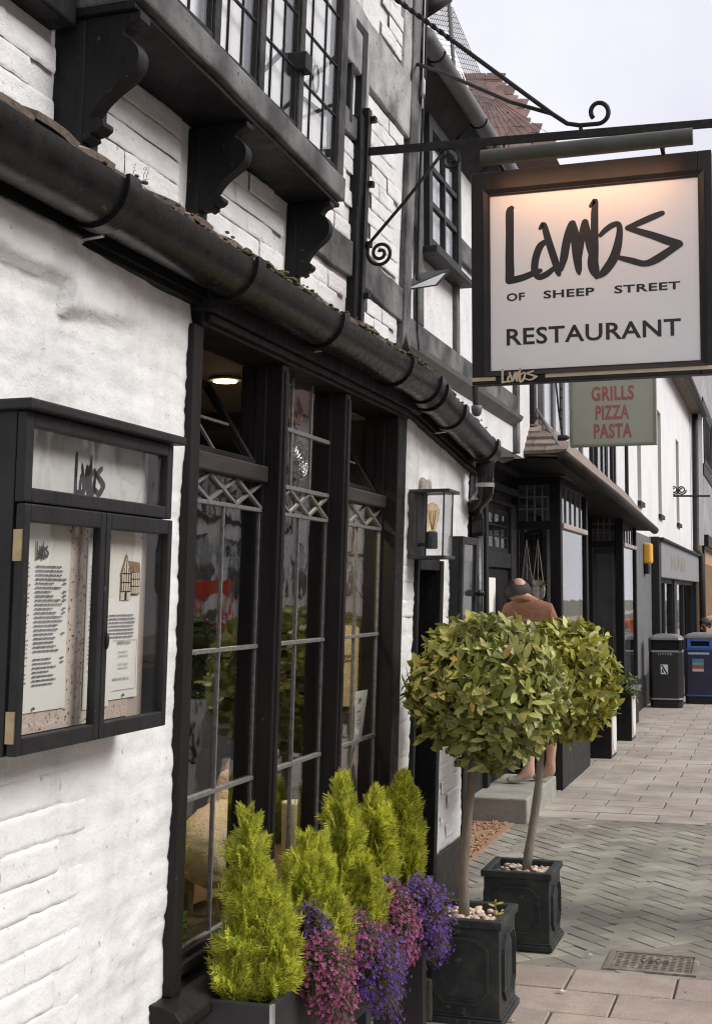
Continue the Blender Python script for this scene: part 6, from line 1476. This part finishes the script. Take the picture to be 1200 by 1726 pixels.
# ---- two dark boxes of shrubs by the shop
SM = leaf_mat('shrub_leaf', [(0, (.06, .09, .03)), (.5, (.13, .16, .06)), (1, (.24, .26, .12))], .5, .2)
for k, (px0, px1, py, ytop, dep, lab) in enumerate(((975, 1032, 1277, 1196, .42, 'dark box planter with white oval nearer the bay tree'), (1010, 1066, 1247, 1172, .42, 'dark box planter with white oval farther up the street'))):
    a, c = onz(px0, py, 0), onz(px1, py, 0); Y = a.y; h = (py - ytop)/FPX*Y*1.0
    bp = empty('box_planter', ((a.x + c.x)/2, Y + dep/2, 0), lab, 'planter', 'dark box planters outside the shop')
    b = MB(); b.box(a.x, c.x, Y, Y + .02, 0, h); b.box(a.x, c.x, Y + dep - .02, Y + dep, 0, h); b.box(a.x, a.x + .02, Y + .02, Y + dep - .02, 0, h); b.box(c.x - .02, c.x, Y + .02, Y + dep - .02, 0, h); b.build('box', M['blackg'], bp, 0, .004)
    bx('side_panel', mat('pale_panel_%d' % k, (.46, .40, .36), (.55, .50, .46), 12, .7), bp, c.x + .0005, c.x + .006, Y + .02, Y + dep - .02, .03, h - .02, 0, 0)
    b = MB(); n = 20; ctr = Vector((c.x + .007, Y + dep/2, h/2)); b.prism([ctr + Vector((0, dep*.33*math.cos(2*math.pi*i/n), h*.40*math.sin(2*math.pi*i/n))) for i in range(n)], (.004, 0, 0)); b.build('white_oval', M['signpanel'], bp)
    MB().box(a.x + .02, c.x - .02, Y + .02, Y + dep - .02, h - .10, h - .05).build('soil', M['soil'], bp)
    sp_ = empty('shrub', ((a.x + c.x)/2, Y + dep/2, h - .05), 'leafy shrub in the ' + ('nearer' if k == 0 else 'farther') + ' box planter outside the shop', 'shrub', 'shrubs in the box planters'); b = MB(); r5 = random.Random(40 + k)
    for i in range(420):
        p = Vector((r5.uniform(a.x + .03, c.x + .03), Y + r5.uniform(.03, dep - .03), h - .05 + r5.random()**1.5*.24)); u = Vector((r5.gauss(0, 1), r5.gauss(0, 1), r5.gauss(.5, .6))).normalized(); nn = Vector((r5.gauss(0, .5), r5.gauss(0, .5), 1)); nn = (nn - u*nn.dot(u)).normalized(); s = nn.cross(u); L = r5.uniform(.05, .10); n0 = len(b.v)
        b.v += [tuple(p + (u*q[0] + s*q[1] + nn*q[2])*L) for q in leafv[r5.randrange(6)][0]]; b.f += [tuple(q + n0 for q in ff) for ff in leafv[0][1]]
    o = b.build('foliage', SM, sp_, fix=False); o['kind'] = 'stuff'
    b = MB()
    for i in range(6): b.tube([((a.x + c.x)/2, Y + dep/2, h - .08), (r5.uniform(a.x + .05, c.x - .05), Y + r5.uniform(.08, dep - .08), h + .1)], .005, 5)
    b.build('stems', M['bark'], sp_)
# ================================================================ ACROSS THE STREET (seen as reflections)
def opp_house(label, y0, y1, h, roofh, wm, rm, timber_):
    ho = empty('house', (14, (y0 + y1)/2, 0), label, 'building', 'houses across the street'); X0 = 11.6
    bx('wall', wm, ho, X0, X0 + 6, y0, y1, 0, h, 0, 0)
    MB().prism([(X0 - .4, y0, h), (X0 + 3, y0, h + roofh), (X0 + 6.4, y0, h)], (0, y1 - y0, 0)).build('roof', rm, ho)
    n = int((y1 - y0)/2.2)
    for i in range(n):
        yc = y0 + (i + .5)*(y1 - y0)/n
        for z in ((3.2, 4.4), (.8, 2.3)):
            f_ = MB().box(X0 - .06, X0 + .02, yc - .55, yc + .55, z[0], z[1]).build('window', M['dkgrey'], ho)
            for s in (-1, 0): MB().box(X0 - .075, X0 - .062, yc + s*.5 + .03, yc + s*.5 + .47, z[0] + .06, z[1] - .06).build('pane', M['glass'], f_)
    if timber_:
        k = int((y1 - y0)/.9)
        for i in range(k + 1): y = y0 + i*(y1 - y0 - .16)/k; MB().box(X0 - .05, X0 + .02, y, y + .16, 2.75, h).build('stud', M['frame'], ho)
        for z in (2.6, h - .2): MB().box(X0 - .052, X0 + .02, y0, y1, z, z + .16).build('rail', M['frame'], ho)
rb2 = mat('opposite_red_brick', (.27, .12, .08), (.34, .17, .11), 3, .85, stretch=(1, 1, 4)); ot = mat('opposite_orange_tiles', (.38, .16, .09), (.46, .21, .12), 2, .85, stretch=(1, 1, 6), bump=.5, bsc=20)
opp_house('half timbered white house across the street, mirrored in the window', -12, 4, 5.2, 3, M['render'], ot, True)
opp_house('red brick house with orange roof across the street, mirrored in the window', 4.02, 16, 4.9, 3.2, rb2, ot, False)
opp_house('longer half timbered house across the street, mirrored in the window', 16.02, 34, 5.6, 3, M['render'], ot, True)
opp_house('pale house at the far end across the street, mirrored in the window', 34.02, 60, 6.0, 3, M['render'], M['tile'], False)
# red and white barrier in the road
ba = empty('road_barrier', (6.8, 18, -.12), 'red and white roadworks barrier mirrored in the left window light', 'barrier'); rdm = mat('red_plastic', (.62, .045, .02), (.70, .07, .03), 6, .45)
f_ = MB(); f_.box(6.2, 7.5, 17.95, 18.0, 1.20, 1.40); f_.box(6.2, 7.5, 17.95, 18.0, .62, .78); f_.box(6.2, 6.3, 17.95, 18.0, .78, 1.20); f_.box(7.4, 7.5, 17.95, 18.0, .78, 1.20)
for i in range(5): f_.box(6.72 + i*.14, 6.77 + i*.14, 17.955, 17.995, .78, 1.20)
f_.build('panel', rdm, ba, 0, .01); bx('white_plate', M['paper'], ba, 6.32, 6.66, 17.94, 17.99, .82, 1.17, 0, .004); f_ = MB(); f_.box(6.25, 6.35, 17.7, 18.25, -.12, .62); f_.build('foot', rdm, ba, 0, .01); bx('foot', rdm, ba, 7.35, 7.45, 17.7, 18.25, -.12, .62, 0, .01)
# white planter with shrub out on the kerb side
wp = empty('white_planter', (1.62, 6.75, 0), 'white tapered planter with brushed logo mirrored in the left window light', 'planter')
b = MB(); q0 = [(1.46, 6.6), (1.78, 6.6), (1.78, 6.92), (1.46, 6.92)]; q1 = [(1.42, 6.56), (1.82, 6.56), (1.82, 6.96), (1.42, 6.96)]
b.add([(x, y, 0) for x, y in q0] + [(x, y, .92) for x, y in q1] , [(3, 2, 1, 0), (4, 5, 6, 7)] + [(i, (i+1) % 4, 4 + (i+1) % 4, 4 + i) for i in range(4)]); b.build('planter_body', mat('white_planter_paint', (.62, .62, .60), (.68, .68, .66), 6, .5), wp, 0, .008)
lg = MB(); logo(lg, (1.45, 6.565 - .002, .58), (.34, 0, .0), (0, -.010, .24), (0, -1, 0), True); lg.build('planter_logo', M['ink'], wp, fix=False)
b = MB(); r5 = random.Random(77)
for i in range(700):
    u = Vector((r5.gauss(0, 1), r5.gauss(0, 1), r5.gauss(0, 1))).normalized(); p = Vector((1.62, 6.76, 1.14)) + Vector((u.x*.25, u.y*.25, u.z*.26))*r5.uniform(.6, 1); t = Vector((r5.gauss(0, 1), r5.gauss(0, 1), r5.gauss(.3, 1))).normalized(); nn = (u - t*u.dot(t)).normalized(); s = nn.cross(t); L = r5.uniform(.06, .1); n0 = len(b.v)
    b.v += [tuple(p + (t*q[0] + s*q[1] + nn*q[2])*L) for q in leafv[r5.randrange(6)][0]]; b.f += [tuple(q + n0 for q in ff) for ff in leafv[0][1]]
o = b.build('shrub_leaves', SM, wp, fix=False); o['kind'] = 'stuff'
# ================================================================ PEOPLE
M['skin'] = mat('skin', (.52, .30, .21), (.60, .37, .27), 12, .5); M['hair'] = mat('dark_hair', (.022, .018, .015), (.04, .032, .026), 90, .6, bump=.6, bsc=300, stretch=(1, 1, .2))
M['brown_shirt'] = mat('rust_brown_shirt', (.22, .095, .048), (.28, .125, .065), 8, .8, bump=.6, bsc=25); M['orange_top'] = mat('orange_top', (.50, .09, .03), (.58, .12, .04), 8, .8, bump=.5, bsc=25)
M['shorts'] = mat('dark_shorts', (.03, .03, .035), (.05, .05, .055), 10, .85, bump=.4, bsc=40); M['shoe'] = mat('beige_shoe', (.42, .35, .25), (.48, .41, .31), 20, .7)
def person(label, J, head, hr, face, mats, zones, hair_cut):
    """J: name -> (pos, radius); one skinned body with materials by region"""
    root = empty('person', Vector((J['pelvis'][0][0], J['pelvis'][0][1], min(p[0][2] for p in J.values()) - .03)), label, 'person')
    names = list(J); E_ = [('pelvis', 'waist'), ('waist', 'chest'), ('chest', 'neck'), ('neck', 'headlow'), ('headlow', 'headtop')]
    for s in 'LR':
        E_ += [('chest', 'sh' + s), ('sh' + s, 'el' + s), ('el' + s, 'wr' + s), ('wr' + s, 'palm' + s), ('pelvis', 'hip' + s), ('hip' + s, 'kn' + s), ('kn' + s, 'an' + s), ('an' + s, 'heel' + s), ('an' + s, 'ball' + s), ('ball' + s, 'toe' + s)]
        for f in range(5): E_ += [('palm' + s, 'k%d%s' % (f, s)), ('k%d%s' % (f, s), 't%d%s' % (f, s))]
    me = bpy.data.meshes.new('body'); me.from_pydata([J[n][0] for n in names], [(names.index(a), names.index(b)) for a, b in E_], [])
    o = bpy.data.objects.new('tmp', me); col.objects.link(o); sk_ = o.modifiers.new('s', 'SKIN'); sk_.use_smooth_shade = True; o.modifiers.new('d', 'SUBSURF').levels = 2
    for i, n in enumerate(names): me.skin_vertices[0].data[i].radius = (J[n][1],)*2 if not isinstance(J[n][1], tuple) else J[n][1]; me.skin_vertices[0].data[i].use_root = n == 'pelvis'
    bpy.context.view_layer.update(); dg = bpy.context.evaluated_depsgraph_get(); m2 = bpy.data.meshes.new_from_object(o.evaluated_get(dg)); bpy.data.objects.remove(o)
    m2.materials.clear()
    for m_ in mats: m2.materials.append(m_)
    for p in m2.polygons:
        p.material_index = zones(p.center); p.use_smooth = True
    L = ORG[root.name]
    for v in m2.vertices: v.co -= L
    m2.name = 'body'; bo = bpy.data.objects.new('body', m2); col.objects.link(bo); bo.parent = root; ORG[bo.name] = L
    # face: ears, nose, eyes, mouth
    h = Vector(head); f = Vector(face).normalized(); s = f.cross(Vector((0, 0, 1))).normalized(); u = s.cross(f)
    for k in (-1, 1): MB().ball(h + s*k*hr*.80 - u*hr*.05, (hr*.16, hr*.16, hr*.28), 8, 6).build('ear', M['skin'], root, smooth=True)
    MB().ball(h + f*hr*1.0 - u*hr*.2, (hr*.15, hr*.15, hr*.24), 8, 6).build('nose', M['skin'], root, smooth=True)
    for k in (-1, 1): MB().ball(h + f*hr*.88 + s*k*hr*.32, hr*.10, 8, 6).build('eye', M['ink'], root, smooth=True)
    MB().ball(h + f*hr*.9 - u*hr*.55, (hr*.22, hr*.22, hr*.05), 8, 4).build('mouth', mat('lip', (.42, .16, .13), None, 10, .5), root, smooth=True)
    hb_ = MB().ball(h, hr, 26, 20); vs = [Vector(v) for v in hb_.v]; keep = [hair_cut((v - h).dot(f)/hr, (v - h).dot(s)/hr, (v - h).dot(u)/hr) for v in vs]
    nb_ = MB(); nb_.v = [tuple(h + (v - h)*(1.06 + .05*noise.noise(v*40)) ) for v in vs]; nb_.f = [fc for fc in hb_.f if sum(keep[i] for i in fc) >= 3]
    nb_.build('hair', M['hair'], root, smooth=True, fix=False)
    return root
def limbs(J, s, sh, el, wr, hd, hip, kn, an, toe, r):
    """joints of one side; hd is the direction the fingers point"""
    J['sh' + s] = (sh, r*.062); J['el' + s] = (el, r*.043); J['wr' + s] = (wr, r*.028); hd = Vector(hd).normalized(); w_ = Vector(wr); p = w_ + hd*.05*r
    J['palm' + s] = (tuple(p), (.034*r, .018*r)); sd_ = hd.cross(Vector((.2, .3, 1))).normalized()
    for f, (o_, l) in enumerate(((-.034, .05), (-.014, .075), (.002, .082), (.017, .077), (.031, .06))):
        k = p + sd_*o_*r + hd*(.03 if f else .0)*r + (sd_*-.012*r if f == 0 else Vector()); J['k%d%s' % (f, s)] = (tuple(k), .0095*r); J['t%d%s' % (f, s)] = (tuple(k + hd*l*.6*r + Vector((0, 0, -.02*r)) + (sd_*-.012*r if f == 0 else Vector())), .0075*r)
    J['hip' + s] = (hip, r*.088); J['kn' + s] = (kn, r*.056); J['an' + s] = (an, r*.031); a = Vector(an); t = Vector(toe); J['heel' + s] = (tuple(a + (a - t)*.22 + Vector((0, 0, -.045))), .026*r); J['ball' + s] = (tuple(a.lerp(t, .6) + Vector((0, 0, -.03))), (.042*r, .028*r)); J['toe' + s] = (tuple(t), (.034*r, .022*r))
# person on the doorstep, back turned, leaning into the shop doorway
HX = ony(868, 1000, 9.92); F1 = onz(862, 1340, .165); bx_, by_ = F1.x, F1.y
hx, hz = HX.x, HX.z
J = {}
sx = ony(890, 1030, 9.9).x; py = 9.92
J['pelvis'] = ((sx + .02, py - .04, .98), .135); J['waist'] = ((sx + .01, py - .05, 1.16), (.14, .115)); J['chest'] = ((sx, py - .02, 1.40), (.17, .125)); J['neck'] = ((sx - .035, py + .05, 1.545), .056)
J['headlow'] = ((hx + .008, py + .09, hz - .03), .088); J['headtop'] = ((hx - .008, py + .105, hz + .03), .100)
limbs(J, 'L', (sx - .155, py - .03, 1.475), (sx - .23, py + .06, 1.22), (sx - .22, py + .26, 1.08), (0, 1, -.2), (sx - .07, py - .04, .95), (bx_ + .03, py + .0, .58), (bx_ + .02, py - .06, .255), (bx_ - .15, py - .08, .195), 1.0)
limbs(J, 'R', (sx + .155, py - .01, 1.475), (sx + .22, py + .08, 1.22), (sx + .18, py + .28, 1.08), (0, 1, -.2), (sx + .10, py - .03, .95), (bx_ + .17, py + .10, .58), (bx_ + .15, py + .12, .255), (bx_ + .0, py + .16, .195), 1.0)
def z1(c):
    if c.z > 1.555: return 0
    if c.z > .98: return 0 if c.z < 1.16 and c.y > py + .15 else 1
    if c.z > .46: return 2
    if c.z < .228: return 3
    return 0
person('person in a rust brown shirt on the shop doorstep, seen from behind', J, (hx, py + .10, hz + .005), .100, (-.35, .9, -.45), [M['skin'], M['brown_shirt'], M['shorts'], M['shoe']], z1,
       lambda f, s, u: u > -.62 and f < .5)
cl_ = MB(); cl_.tube([(sx - .03 + .082*math.cos(a), py + .04 + .078*math.sin(a), 1.535 - .015*math.sin(a)) for a in [2*math.pi*k/18 for k in range(19)]], .024, 8)
pr_ = [o for o in bpy.data.objects if o.name == 'person'][0]; MB().ball((hx + .012, py + .075, hz + .050), (.062, .060, .068), 16, 12).build('bald_crown', M['skin'], pr_, smooth=True); cl_.build('collar', M['brown_shirt'], pr_, smooth=True)
# person bending at the right edge of the picture
H2 = ony(1188, 1052, 23.0); x2 = H2.x + .50; Y2 = 23.0; J = {}
J['pelvis'] = ((x2 + .05, Y2, .92), .13); J['waist'] = ((x2 - .08, Y2, 1.06), .12); J['chest'] = ((x2 - .27, Y2, 1.13), (.14, .15)); J['neck'] = ((H2.x + .12, Y2, 1.13), .055); J['headlow'] = ((H2.x + .04, Y2, H2.z), .075); J['headtop'] = ((H2.x - .04, Y2, H2.z + .02), .08)
limbs(J, 'L', (x2 - .30, Y2 - .17, 1.10), (x2 - .34, Y2 - .24, .84), (x2 - .44, Y2 - .2, .62), (-.3, .1, -1), (x2 + .06, Y2 - .10, .90), (x2 - .02, Y2 - .11, .48), (x2 + .03, Y2 - .11, .09), (x2 - .14, Y2 - .12, .03), 1)
limbs(J, 'R', (x2 - .30, Y2 + .17, 1.10), (x2 - .36, Y2 + .24, .84), (x2 - .46, Y2 + .2, .62), (-.3, -.1, -1), (x2 + .06, Y2 + .10, .90), (x2 + .02, Y2 + .11, .48), (x2 + .10, Y2 + .11, .09), (x2 - .07, Y2 + .12, .03), 1)
def z2(c):
    if c.z < .12: return 3
    if c.x < H2.x + .15 and c.z > .95: return 0
    if c.z < .78 and c.x < x2 - .24: return 0
    if c.z < .86: return 2
    return 1
person('person in an orange top bending behind the recycling bin at the right edge', J, (H2.x, Y2, H2.z + .005), .10, (-.6, -.5, -.5), [M['skin'], M['orange_top'], M['shorts'], M['shoe']], z2, lambda f, s, u: (u > -.1 and f < .55) or f < -.2)
